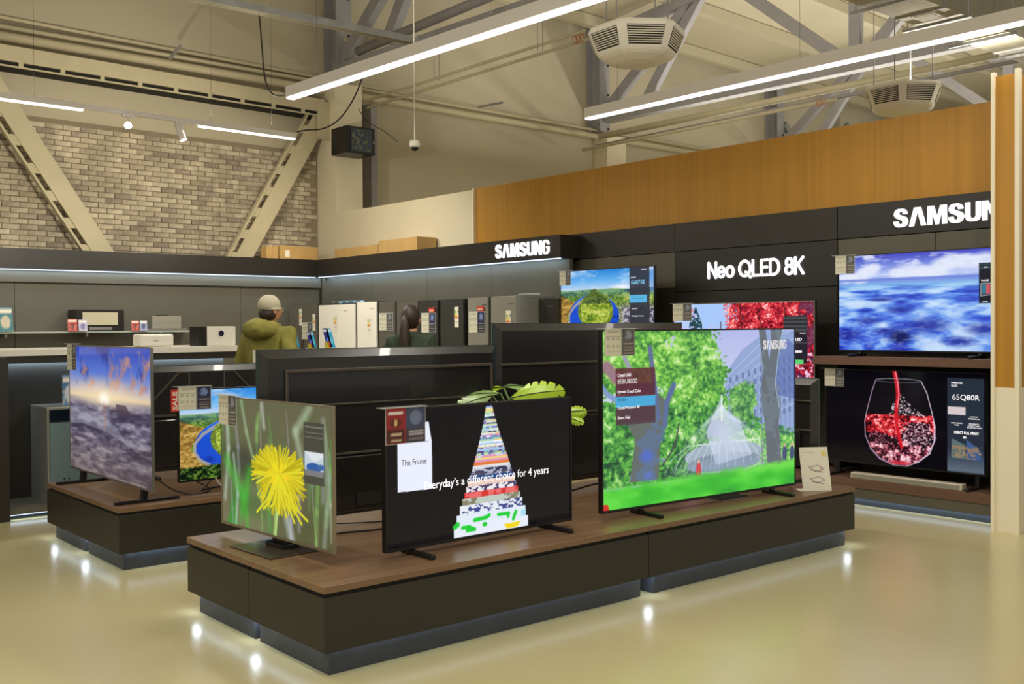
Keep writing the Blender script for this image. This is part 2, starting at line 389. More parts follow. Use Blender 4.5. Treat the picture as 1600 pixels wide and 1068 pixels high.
for i, (s, z) in enumerate(cand):
    p = HP(s, .045 + random.uniform(0, .008), z); k = random.choices(range(5), (30, 26, 16, 18, 10))[0]
    if i < 296:
        o = bpy.data.objects.new('brick', brick_me[k]); C.objects.link(o); o.parent = wall_far; o.location = p; o.rotation_euler = (0, 0, DE)
    else:
        q = EX * (bl - gp); n = EY * .02; h = Vector((0, 0, bh - gp))
        rest.quadbox([p, p + q, p + q + n, p + n, p + h, p + q + h, p + q + n + h, p + n + h], k)
o = rest.build('brick_courses', brick_mats, wall_far); o['kind'] = 'stuff'
# columns of the far wall
mb = MB(); mb.bx(8.6, 9.1, 14.5, 15.3, 0, 5.45); structure(mb.build('column_1', M_cream))
mb = MB(); hbox(mb, 6.85, 7.45, 0, .35, 0, 5.5); structure(mb.build('column_2', M_cream))
for i, s in enumerate((.30, 6.75, 13.45, 20.1)):   # steel posts, I-section with bolt holes
    mb = MB(); z0 = 5.55 if i < 2 else 3.0
    hbox(mb, s - .02, s + .02, .05, .37, z0, roofz(.3)); hbox(mb, s - .15, s + .15, .35, .38, z0, roofz(.3)); hbox(mb, s - .15, s + .15, .02, .05, z0, roofz(.3))
    o = mb.build('steel_post', M_steel)
    tag(o, ['grey steel post rising above the cream column with the network cabinet', 'grey steel post behind the nearer white air unit', 'grey steel post behind the far end of the long light tube', 'grey steel post in the dim far corner of the hall'][i], 'post')
    for z in (5.6, 5.95, 6.3, 6.9): MB().tube([HP(s + .09, .38, z), HP(s + .09, .40, z)], .022, 6).build('bolt', M_seam, o)
o = hbox(MB(), .92, 1.05, .0, .25, 0, 5.3).build('steel_post', M_steel); tag(o, 'slim grey steel post just right of the column with the network cabinet', 'post')
# partition behind the fittings: cream part and oak part
wall_right = structure(B(8.6, 8.72, 10.93, 14.5, 0, 3.37).build('wall_right', M_cream))
B(8.56, 8.72, 10.90, 10.93, 0, 3.385).build('trim_1', M_white); bpy.data.objects['trim_1']['kind'] = 'structure'
oak = structure(B(8.6, 8.72, 3.6, 10.9, 0, 3.38).build('wall_oak', M_oak))
# wing that closes the booth on the right
wing = structure(MB().bx(7.735, 9.6, 3.43, 3.59, 1.072, 3.37).build('wall_wing', M_oak))
structure(MB().bx(7.735, 9.6, 3.43, 3.59, 0, 1.072).build('wall_wing_lower', M_white))
structure(MB().bx(7.715, 7.76, 3.585, 3.612, 0, 3.40).build('trim_2', M_white))
structure(MB().bx(7.715, 7.76, 3.405, 3.437, 0, 3.40).build('trim_3', M_white))

# ================================================================== FITTINGS: booth wall C
bw = thing('booth_back_wall', 'charcoal panelled booth back wall with lit brand letters along its cornice', 'display wall', (8.5, 3.6, 0))
def C_(y0, y1, z0, z1, m, n='panel', d=0.0, gap=.004):
    return B(-d, .09 - d * .0, y0 - 3.6 + gap, y1 - 3.6 - gap, z0 + gap, z1 - gap).build(n, m, bw)
for a, b in ((3.61, 5.394), (5.394, 7.354), (7.354, 9.07)): C_(a, b, 2.328, 2.632, M_dark if a > 5.3 else M_black, 'cornice_panel', .004)
C_(7.354, 9.07, 1.945, 2.328, M_olive); C_(7.354, 9.07, .25, 1.945, M_dark)
C_(5.394, 7.354, 1.9, 2.328, M_black); C_(5.394, 7.354, .25, 1.9, M_black)
C_(4.45, 5.394, 1.3, 2.328, M_olive); C_(3.61, 4.45, 1.3, 2.328, M_olive); C_(3.61, 5.394, .2, 1.3, M_black)
B(.085, .1, 0, 5.47, 0, 2.62).build('backing', M_seam, bw)
mb = MB(); add_logo(mb, 0, 0, 1.07, .16, 0, .01)
lg = mb.build('sign_letters', M_sign, bw); lg.rotation_euler = (0, 0, -PI / 2); lg.location = (-.016, 4.83 - 3.6, 2.392)
mb = MB(); add_strokes(mb, 'Neo QLED 8K', 0, .012, .155, 1.145, .026, thick=.008)
lg = mb.build('sign_letters', M_sign, bw); lg.rotation_euler = (0, 0, -PI / 2); lg.location = (-.014, 6.9 - 3.6, 2.02)
# lower ledge and shelf
ld = thing('display_ledge', 'low walnut topped ledge with glowing base along the charcoal booth wall', 'ledge', (7.95, 3.6, 0))
B(0, .54, .005, 4.9, .151, .232).build('top_board', M_wtop2, ld, .003); B(.01, .54, .005, 4.9, .066, .15).build('fascia', M_olive, ld)
B(.06, .54, .005, 4.9, 0, .065).build('plinth', M_plinth, ld)
area('ledge_glow', (7.99, 5.6, .056), (0, 0, 0), .03, 4.0, 2.2, COOL)
sh = thing('wall_shelf', 'walnut shelf between the seascape and the wine glass screens', 'shelf', (7.95, 3.6, 1.2))
B(0, .545, .005, 1.695, 0, .07).build('board', M_wtop2, sh, .003)
B(.3, .545, 1.64, 1.69, -.95, 0).build('side_panel', M_black, sh)

# ================================================================== FITTINGS: shelving walls A (left) and B (fridges) with canopies
gb = thing('grey_panel_wall', 'grey panel wall behind the row of fridges with lit edge canopy', 'display wall', (8.3, 9, 0))
ys = [8.77, 10.2, 11.6, 13.0, 14.45]
for a, b in zip(ys[:-1], ys[1:]): B(0, .05, a - 9 + .003, b - 9 - .003, 0, 2.33).build('panel', M_grey, gb)
B(-.15, .28, 8.77 - 9, 14.36 - 9, 2.335, 2.6).build('canopy', M_black, gb, .002)
B(-.13, -.11, 8.8 - 9, 14.33 - 9, 2.322, 2.334).build('led_strip', M_strip, gb)
mb = MB(); add_logo(mb, 0, 0, .99, .165, 0, .01); lg = mb.build('sign_letters', M_sign, gb); lg.rotation_euler = (0, 0, -PI / 2); lg.location = (-.162, 9.94 - 9, 2.385)
area('canopy_glow', (8.21, 11.6, 2.318), (0, rad(-28), 0), .03, 5.4, 7, COOL)
ga = thing('shelf_panel_wall', 'long grey panel wall below the brick facing with lit edge canopy', 'display wall', (0, 14.5, 0))
xs = [-3.2, -.9, 1.4, 3.8, 6.95, 8.29]
for a, b in zip(xs[:-1], xs[1:]): B(a + .003, b - .003, 0, .05, 0, 2.33).build('panel', M_grey, ga)
B(-3.2, 8.15, -.15, .1, 2.335, 2.6).build('canopy', M_black, ga, .002)
B(-3.2, 8.15, -.13, -.11, 2.322, 2.334).build('led_strip', M_strip, ga)
B(-3.2, 8.28, -.06, -.002, 2.17, 2.325).build('light_cove', M_grey, ga)
area('canopy_glow', (4.2, 14.385, 2.318), (rad(20), 0, 0), 8.2, .03, 9, COOL)
# glass shelf
gs = thing('glass_shelf', 'long narrow glass shelf on the left grey wall carrying hood and microwave', 'shelf', (2.2, 14.1, 1.5))
B(0, 3.86, 0, .38, 0, .022).build('pane', M_glass, gs)
for x in (.4, 1.4, 2.4, 3.4): B(x, x + .03, .1, .385, -.05, 0).build('bracket', M_silver, gs)
# appliances on the glass shelf
def paint_promo(c1, c2, seed=0):
    c = Cv(12, 16, .75, c1); c.rect(.1, .08, .9, .25, (240, 230, 220)); c.ell(.5, .6, .3, .25, c2); n = c.noise(6, 8, 2, seed); c.blend((n > .58) * (c.v > .5), (230, 210, 190), .7); return c.out()
mw = thing('microwave', 'black framed microwave with pale window on the glass shelf', 'microwave', (4.46, 14.15, 1.523))
mb = MB(); mb.bx(0, .63, .0, .33, 0, .285); mb.build('body', M_tvb, mw, .006)
B(.08, .54, -.012, 0, .08, .25).build('window', mat('pale_window', (196, 190, 166), .25), mw); B(.16, .46, -.02, 0, .015, .05).build('handle', M_silver, mw)
hd = thing('cooker_hood', 'silver grey cooker hood at the right end of the glass shelf', 'hood', (5.55, 14.12, 1.523))
B(.05, .46, .02, .3, .03, .2).build('body', M_inox, hd, .003); B(-.03, .53, 0, .36, 0, .03).build('lower_rim', M_silver, hd); B(.17, .3, .1, .2, .2, .215).build('collar', M_tvb, hd)
hd.location.x = 5.42
for (x, y, nm, lb, c1, c2, w_, h_) in ((3.50, 14.08, 'info_card', 'teal framed picture card at the left end of the glass shelf', (40, 120, 135), (200, 190, 170), .17, .31),
                              (4.33, 14.06, 'price_card', 'red price card in front of the microwave on the glass shelf', (196, 66, 70), (120, 50, 40), .12, .16),
                              (4.46, 14.04, 'leaflet', 'pale violet leaflet leaning before the microwave', (190, 190, 225), (120, 120, 190), .11, .15),
                              (5.16, 14.06, 'price_card', 'red price card beside the silver cooker hood', (196, 66, 70), (120, 50, 40), .1, .14),
                              (5.27, 14.05, 'leaflet', 'blue and white leaflet touching the silver cooker hood', (150, 165, 205), (70, 80, 140), .1, .14)):
    t = thing(nm, lb, 'card', (x, y, 1.523)); o = painted('print', w_, h_, paint_promo(c1, c2), M_prt, t); o.rotation_euler = (rad(-8), 0, 0)
    B(0, w_, .004, .012, 0, h_).build('backing', M_acr, t).rotation_euler = (rad(-8), 0, 0)
# sockets on the wall
for i, x in enumerate((3.63, 4.62)):
    t = thing('wall_socket', ['white double wall socket above the white counter at the left edge', 'white wall socket above the counter just left of the sunset screen'][i], 'socket', (x, 14.49, 1.22))
    B(0, .2, -.01, 0, 0, .085).build('plate', M_paper, t); B(.03, .09, -.014, -.008, .015, .07).build('insert', M_dark, t); B(.11, .17, -.014, -.008, .015, .07).build('insert', M_dark, t)

# counter with niche
ct = thing('white_topped_counter', 'long grey counter with thick white top and blue lit niche', 'counter', (1.2, 9.15, 0))
B(-.3, 3.2, 0, .8, 1.33, 1.385).build('top_slab', M_wgloss, ct, .003)
B(-.3, 3.2, .015, .8, 1.27, 1.33).build('fascia', M_dark, ct)
B(-.3, 3.2, .42, .8, .1, 1.27).build('back_panel', M_dark, ct)
B(-.3, 3.2, -.1, .8, .045, .1).build('plinth_shelf', M_grey, ct); B(-.3, 3.2, .02, .8, 0, .045).build('plinth', M_plinth, ct)
B(-.3, 3.2, -.08, -.06, .035, .044).build('led_strip', M_strip, ct)
area('counter_glow', (2.8, 9.50, 1.262), (rad(40), 0, 0), 3.4, .03, 9, COOL)
area('counter_glow', (2.4, 9.06, .034), (0, 0, 0), 2.6, .03, 1.5, COOL)
tag(B(1.2, 2.31, 9.02, 9.1, 0, 1.322).build('end_panel', M_dark), 'dark grey tall end panel closing the counter niche at the left edge', 'panel')
# appliances on the counter
t = thing('white_appliance', 'small white box appliance with rounded top behind the sunset screen', 'appliance', (3.47, 9.25, 1.386))
B(0, .31, 0, .2, 0, .115).build('body', M_wgloss, t, .02); mb = MB(); add_text(mb, 'SAMSUNG', .12, .05, .05, .008, -.002, .02); mb.build('logo', M_txtk, t)
t = thing('projector', 'white cube projector with black side and round lens on the counter', 'projector', (4.02, 9.25, 1.386))
B(.075, .36, 0, .22, 0, .18).build('body', M_wgloss, t, .004); B(0, .075, .002, .22, 0, .18).build('side_cover', M_tvb, t)
mb = MB(); mb.tube([(.215, .01, .115), (.215, -.006, .115)], .027, 20); mb.build('lens', mat('lens_navy', (24, 20, 60), .2), t)
# dishwasher in the niche
t = thing('dishwasher', 'steel dishwasher with dark control band standing in the lit niche', 'dishwasher', (2.70, 9.12, .1))
t.location = (2.62, 9.06, .1)
B(0, .6, .02, .5, 0, .80).build('body', M_inox, t, .004); B(.015, .585, 0, .02, .68, .78).build('control_panel', mat('navy_panel', (16, 24, 38), .2), t)
B(.015, .585, -.01, .018, .02, .67).build('door', mat('blue_steel_door', (120, 142, 148), .35, metal=.3), t)
mb = MB()
for (x, z) in ((.12, .2), (.16, .2), (.12, .16), (.16, .16), (.14, .18)): mb.tube([(x, -.01, z), (x, -.014, z)], .007, 6)
mb.build('vent_holes', M_seam, t); B(.09, .2, -.014, -.01, .125, .132).build('badge', M_silver, t)
t = thing('info_card', 'small blue card standing on top of the steel dishwasher', 'card', (2.78, 9.2, .901)); painted('print', .1, .26, paint_promo((70, 120, 170), (200, 205, 215), 3), M_prt, t); B(0, .1, .003, .008, 0, .26).build('backing', M_acr, t)

# ================================================================== PLATFORMS
def platform(x0, x1, y0, y1, label, oL=.05, oR=.05, oF=.05, oB=.05):
    t = thing('display_platform', label, 'platform', (x0, y0, 0), 0, None)
    W, D = x1 - x0, y1 - y0
    B(.002, W - .002, .002, D - .002, .113, .36).build('body', M_dark, t, .003)
    B(.012, W - .012, .012, D - .012, .36, .378).build('shadow_gap', M_seam, t)
    B(0, W, 0, D, .378, .409).build('top_board', M_wtop, t, .002)
    B(oL, W - oR, oF, D - oB, 0, .113).build('plinth', M_plinth, t)
    return t
def glow(cx, cy, sx, sy, p): area('platform_glow', (cx, cy, .108), (0, 0, 0), sx, sy, p, COOL)
platform(2.30, 4.40, 4.01, 4.745, 'front left platform module carrying the dandelion and stair pyramid screens', oR=.02, oB=.02)
platform(4.40, 6.53, 4.01, 4.745, 'front right platform module carrying the large park fountain screen', oL=.09, oB=.02)
platform(2.30, 4.40, 4.745, 5.49, 'rear left platform module under the back of the middle television', oR=.02, oF=.03)
platform(4.40, 6.53, 4.745, 5.49, 'rear right platform module under the plant and large television back', oL=.09, oF=.03)
for (x0, x1, y0, y1) in ((2.325, 2.345, 4.1, 5.44), (2.36, 6.47, 4.035, 4.055), (6.485, 6.505, 4.1, 5.4)):
    glow((x0 + x1) / 2, (y0 + y1) / 2, x1 - x0, y1 - y0, .8 if x1 - x0 > 1 else .4)
platform(2.34, 4.5, 6.65, 7.40, 'front module of the left platform below the sunset and valley screens', oB=.02)
platform(2.34, 4.5, 7.40, 8.15, 'rear module of the left platform beneath the ridged television back', oF=.04)
for (x0, x1, y0, y1) in ((2.365, 2.385, 6.75, 8.1), (2.4, 4.4, 6.675, 6.695)):
    glow((x0 + x1) / 2, (y0 + y1) / 2, x1 - x0, y1 - y0, .8 if x1 - x0 > 1 else .4)
# bright led ends under the platforms
spots_ = [(2.337, 5.455), (2.34, 4.755), (4.435, 4.052), (6.495, 4.05), (2.38, 8.11), (2.38, 7.42)]
for i, (x, y) in enumerate(spots_):
    o = B(-.016, .016, -.016, .016, 0, .004).build('led_end', mat('led_end_bright', (255, 255, 255), .5, emit=(225, 240, 255), es=45)); o.location = (x, y, .1085)
    tag(o, ['bright light end under the left rear corner of the long platform', 'bright light end in the gap of the long platform left side', 'bright light end in the front plinth gap of the long platform', 'bright light end under the right front corner of the long platform', 'bright light end under the far corner of the left platform', 'bright light end in the side gap of the left platform'][i], 'light')

# ================================================================== TELEVISIONS
def foot_bar(t, x, z0, L=.26, y0=-.16):
    mb = MB(); mb.beam((x, y0, -z0 + .012), (x, y0 + L, -z0 + .012), .03, .022)
    mb.beam((x, .02, -z0 + .02), (x, .03, .03), .03, .03); mb.build('foot', M_tvb, t, .004)
def tv(name, label, pos, yaw, w_, h_, painter, nx, z0=.05, bez=.008, th=.035, feet=None, rim=None, asp=None):
    t = thing(name, label, 'television', pos, yaw)
    rm = rim or M_tvb
    mb = MB(); mb.bx(0, w_, .006, th, 0, h_); mb.bx(w_ * .08, w_ * .92, th, th + .03, h_ * .05, h_ * .7); mb.build('housing', rm if th < .02 else M_tvb, t, .002)
    mb = MB(); e = .004
    mb.bx(0, w_, -.002, .008, h_ - bez, h_); mb.bx(0, w_, -.002, .008, 0, bez * 1.6); mb.bx(0, bez, -.002, .008, bez * 1.6, h_ - bez); mb.bx(w_ - bez, w_, -.002, .008, bez * 1.6, h_ - bez)
    mb.build('bezel', rm, t)
    if painter:
        sw, shh = w_ - 2 * bez, h_ - 2.6 * bez; ny = int(nx * shh / sw)
        painted('screen', sw, shh, painter(nx, ny, sw / shh), M_scr, t, bez, bez * 1.6, .002)
    for f in (feet or []): foot_bar(t, f, z0)
    return t
def ov_text(t, items, y=-.0015, mat_=None, name='screen_text'):
    mb = MB()
    for (s, x, z, w_, h_, *b) in items: add_text(mb, s, x, z, w_, h_, y, b[0] if b else 0)
    return mb.build(name, mat_ or M_txtw, t)

# ---- painters
def clouds(c, v0, v1, seed, fx=4, fy=8, th=.5, col=(250, 250, 255), al=1, k=5):
    n = c.noise(fx, fy, 5, seed); c.blend(np.clip((n - th) * k, 0, 1) * ((c.v >= v0) & (c.v < v1)), col, al)
def p_river(overlay):
    def f(nx, ny, asp):
        c = Cv(nx, ny, asp, (120, 150, 60))
        c.vgrad([(0, (38, 128, 214)), (.16, (110, 182, 240)), (.27, (196, 214, 240)), (1, (175, 205, 235))]); clouds(c, 0, .27, 3, 4, 6, .40, (246, 246, 255), .95, 4)
        n = c.noise(12, 14, 5, 5); n2 = c.noise(60, 50, 3, 6); n3 = c.noise(4, 3, 3, 9); h = .45 * n + .55 * n2
        m = np.clip((c.v - .27 - .05 * (n3 - .5)) * 60, 0, 1); g = np.clip((c.v - .27) / .73, 0, 1)
        fld = c.ramp(h, [(.30, (50, 84, 34)), (.45, (100, 140, 46)), (.55, (150, 172, 70)), (.7, (205, 205, 120))])
        c.paint(m, fld); c.paint(m * np.clip((.40 - c.v) * 10, 0, 1), c.ramp(n, [(.35, (44, 76, 104)), (.5, (70, 118, 110)), (.62, (110, 160, 120))]), .85)
        heath = c.ramp(h, [(.32, (120, 84, 36)), (.5, (176, 132, 62)), (.66, (214, 172, 92))])
        th = np.linspace(0, 2 * PI, 60)
        mm = np.zeros_like(c.u); hp = [(0, .34), (.1, .40), (.19, .45), (.10, .56), (.07, .66), (.12, .78), (.26, .88), (0, .9)]
        sv = c.a.copy(); k = c.poly(hp, (0, 0, 0)); c.a = sv; c.paint(k, heath, .9)
        right = np.clip((c.u - .58) * 8, 0, 1) * np.clip((c.v - .42) * 8, 0, 1); c.paint(right, c.ramp(n2, [(.35, (54, 50, 84)), (.48, (120, 108, 150)), (.6, (200, 190, 214))]), .85)
        c.poly([(.37 + .275 * math.cos(a), .63 + .30 * math.sin(a)) for a in th], (26, 78, 206))
        wv = np.hypot((c.u - .37) / .275, (c.v - .63) / .30); c.blend((wv < 1) * np.clip((.45 - n) * 8, 0, 1), (12, 44, 150), .6); c.blend((wv < 1) * np.clip((.55 - c.v) * 4, 0, 1), (110, 160, 230), .6)
        c.line([(.53, .42), (.44, .35), (.36, .34), (.27, .385), (.19, .45)], .026, (120, 160, 215))
        rd = [(.34, .34), (.24, .41), (.15, .50), (.098, .60), (.095, .70), (.13, .79), (.20, .86), (.28, .90), (.36, .93)]; c.line(rd, .030, (196, 196, 150)); c.line(rd, .017, (150, 140, 160))
        isl = c.poly([(.39 + .19 * math.cos(a), .56 + .245 * math.sin(a)) for a in th], (120, 160, 40)); tip = c.poly([(.23, .46), (.33, .30), (.38, .25), (.44, .31), (.56, .46)], (60, 90, 50))
        ic = c.ramp(h, [(.30, (70, 104, 30)), (.46, (132, 160, 44)), (.56, (170, 190, 66)), (.7, (214, 214, 120))]); c.paint(isl, ic); c.paint(tip, c.ramp(h, [(.35, (40, 66, 34)), (.6, (110, 130, 60))]))
        for k in range(9): c.line([(.25 + .03 * k, .50 + .012 * k), (.36 + .025 * k, .40 + .055 * k)], .004, (215, 215, 130), .5)
        rr = np.hypot((c.u - .39) / .19, (c.v - .56) / .245); c.paint((rr > .84) * (rr < 1.03) * np.clip((n2 - .42) * 12, 0, 1), c.ramp(n2, [(.4, (26, 52, 20)), (.65, (110, 130, 50))]), .9)
        if not overlay:
            fm = np.clip((c.v - .84 - .06 * (n3 - .5)) * 40, 0, 1); c.paint(fm, c.ramp(n2, [(.38, (8, 20, 8)), (.52, (28, 56, 20)), (.68, (96, 130, 48))]))
        if overlay:
            c.rect(.755, 0, .955, .86, (50, 52, 62), .93); c.rect(.755, .36, .93, .46, (90, 180, 225)); c.rect(.965, 0, 1, .33, (120, 160, 220), .6)
        return c.out()
    return f
def p_flower(nx, ny, asp):
    c = Cv(nx, ny, asp, (98, 98, 72)); n = c.noise(7, 2, 3, 1); n2 = c.noise(3, 3, 2, 2)
    c.blend(np.clip((n - .45) * 5, 0, 1), (84, 112, 62), .8); c.blend(np.clip((n2 - .55) * 6, 0, 1), (122, 116, 92), .7)
    c.blend(np.clip((c.v - .55) * 3, 0, 1) * np.clip((c.u - .45) * 3, 0, 1), (78, 78, 52), .8)
    c.ell(.2, .5, .22, .12, (40, 44, 42), .6, .6); c.blend(np.clip((c.v - .45) * 2.5, 0, 1) * np.clip((.5 - c.u) * 3, 0, 1) * np.clip((c.noise(9, 4, 2, 14) - .5) * 5, 0, 1), (44, 140, 44), .8)
    R = np.random.RandomState(4)
    for k in range(34):
        u = R.rand(); v = R.rand() * .8; L = .15 + .35 * R.rand(); d = (R.rand() - .4) * .1
        col = [(150, 200, 110), (70, 170, 60), (190, 205, 195), (100, 150, 80), (170, 165, 190)][R.randint(5)]
        c.line([(u, v), (u + d * .5, v + L * .5), (u + d * .7, v + L)], .035 * R.rand() + .012, col, .45, .9)
    for (P, wd, col) in (([(.05, 0), (.07, .4), (.03, .8)], .05, (185, 200, 185)), ([(.2, 0), (.25, .25), (.33, .5)], .04, (160, 190, 150)), ([(.4, .02), (.42, .2)], .04, (200, 210, 200)), ([(.12, .45), (.16, .75), (.14, .98)], .04, (190, 205, 200)),
                         ([(.75, .4), (.7, .2), (.82, .02)], .07, (175, 195, 165)), ([(.93, .1), (.97, .5), (.93, .98)], .05, (150, 160, 150)), ([(.28, .55), (.2, .9)], .09, (60, 175, 50)), ([(.05, .5), (.22, .75)], .10, (70, 180, 60)),
                         ([(.25, .88), (.25, .99)], .06, (70, 180, 50)), ([(.62, .85), (.66, 1)], .08, (200, 205, 220))): c.line(P, wd, col, .6, .8)
    c.line([(.54, .6), (.53, .8), (.51, 1.0)], .05, (150, 185, 95), 1, .5); c.line([(.545, .6), (.535, .8), (.515, 1.0)], .018, (200, 220, 150), .8, .5)
    cx, cy = .55, .56
    for k in range(330):
        a = R.rand() * 2 * PI; r = (.62 + .38 * R.rand()); dx, dy = math.cos(a), math.sin(a); fall = max(0, dy) * .08
        x = cx + dx * .262 * r; y = cy + dy * (.225 if dy < 0 else .25) * r + fall * r - .03
        sh = R.rand(); col = (176 + 58 * sh, 160 + 62 * sh, 12 + 30 * sh)
        c.line([(cx + dx * .02, cy + dy * .02 - .03), (cx + dx * .15 * r, cy + dy * .12 * r - .03), (x, y)], .010 + .008 * R.rand(), col, .95, .5)
    for k in range(8):
        a = rad(35 + 14 * k); c.line([(cx, cy), (cx + .18 * math.cos(a), cy + .2), (cx + .3 * math.cos(a), cy + .27 + .04 * math.sin(k))], .02, (222, 215, 40), 1, .4)
    for k in range(60):
        a = R.rand() * 2 * PI; q = .07 * R.rand(); c.line([(cx + q * math.cos(a), cy - .03 + q * math.sin(a)), (cx + (q + .05) * math.cos(a), cy - .03 + (q + .06) * math.sin(a))], .012, (225 + 20 * R.rand(), 205 + 20 * R.rand(), 30), .9, .5)
    c.rect(.77, .12, .935, .56, (66, 66, 58), .92)
    for v in (.15, .19, .225): c.rect(.78, v, .93, v + .004, (190, 190, 180), .8)
    c.rect(.775, .33, .93, .5, (190, 205, 215)); c.ell(.85, .44, .06, .035, (40, 90, 160)); c.rect(.775, .46, .93, .5, (120, 120, 125)); c.ell(.91, .43, .03, .02, (60, 100, 160)); c.poly([(.775, .33), (.93, .33), (.93, .36), (.85, .4)], (220, 225, 230))
    return c.out()
def p_frame(nx, ny, asp):
    c = Cv(nx, ny, asp, (6, 4, 12)); cx = .535
    hs = [.085, .085, .065, .052, .046, .044, .04, .034, .03, .026, .024, .022]; hw = [.205, .19, .172, .16, .149, .139, .130, .122, .115, .108, .102, .097]
    v = 1.0; R = np.random.RandomState(2); n = c.noise(60, 60, 2, 3); n2 = c.noise(30, 16, 3, 4)
    base = [(232, 238, 250), (225, 235, 248), (232, 236, 244), (190, 200, 190), (214, 50, 50), (236, 232, 236), (236, 205, 190), (20, 70, 130), (70, 70, 96), (48, 52, 90), (226, 226, 230), (226, 120, 50)]
    for i in range(12):
        x0, x1, y0, y1 = cx - hw[i], cx + hw[i], v - hs[i], v
        c.rect(x0, y0, x1, y1, base[i]); m = ((c.u >= x0) & (c.u < x1) & (c.v >= y0) & (c.v < y1))
        if i in (2, 5, 8, 9): c.blend(m * (n > .53), [(40, 50, 130), (60, 40, 90), (190, 190, 210), (210, 215, 225)][(2, 5, 8, 9).index(i)], .9)
        if i == 3: c.blend(m * (n > .5) * (abs(c.u - cx) > .07), (120, 110, 80), .8)
        if i == 4: c.blend(m * (n2 > .56), (240, 130, 130), .7)
        v -= hs[i]
    g = (20, 205, 50)
    c.line([(.35, .90), (.335, .915)], .04, g); c.line([(.40, .955), (.44, .955)], .03, g); c.line([(.375, .93), (.41, .93), (.44, .955)], .028, g); c.line([(.44, .885), (.5, .88), (.52, .865)], .03, g); c.line([(.57, .872), (.63, .875), (.625, .9)], .026, g); c.line([(.67, .87), (.655, .925)], .03, g); c.ell(.495, .93, .014, .018, g); c.poly([(.60, .955), (.70, .95), (.68, .99), (.62, .995)], (245, 215, 30))
    c.rect(.7, .86, .727, .915, (170, 225, 245)); k = 0
    while v > .02:
        t = v / (1 - sum(hs)); hwv = .016 + .078 * t ** 1.25; dv = .006 + .012 * t
        cols = [(235, 235, 245), (60, 90, 190), (200, 230, 160), (245, 245, 250), (170, 200, 240), (90, 60, 120), (240, 210, 120), (205, 225, 245), (225, 150, 190), (30, 40, 70), (150, 210, 200)]
        col = cols[R.randint(len(cols))]; c.rect(cx - .012 * (1 - t) - hwv, v - dv, cx - .012 * (1 - t) + hwv, v, col)
        m = ((abs(c.u - cx + .012 * (1 - t)) < hwv) & (c.v >= v - dv) & (c.v < v)); c.blend(m * (n > .55), cols[R.randint(len(cols))], .8); v -= dv; k += 1
    c.poly([(.052, .24), (.17, .10), (.205, .10), (.215, .2), (.22, .24), (.222, .6), (.052, .595)], (235, 238, 252))
    return c.out()
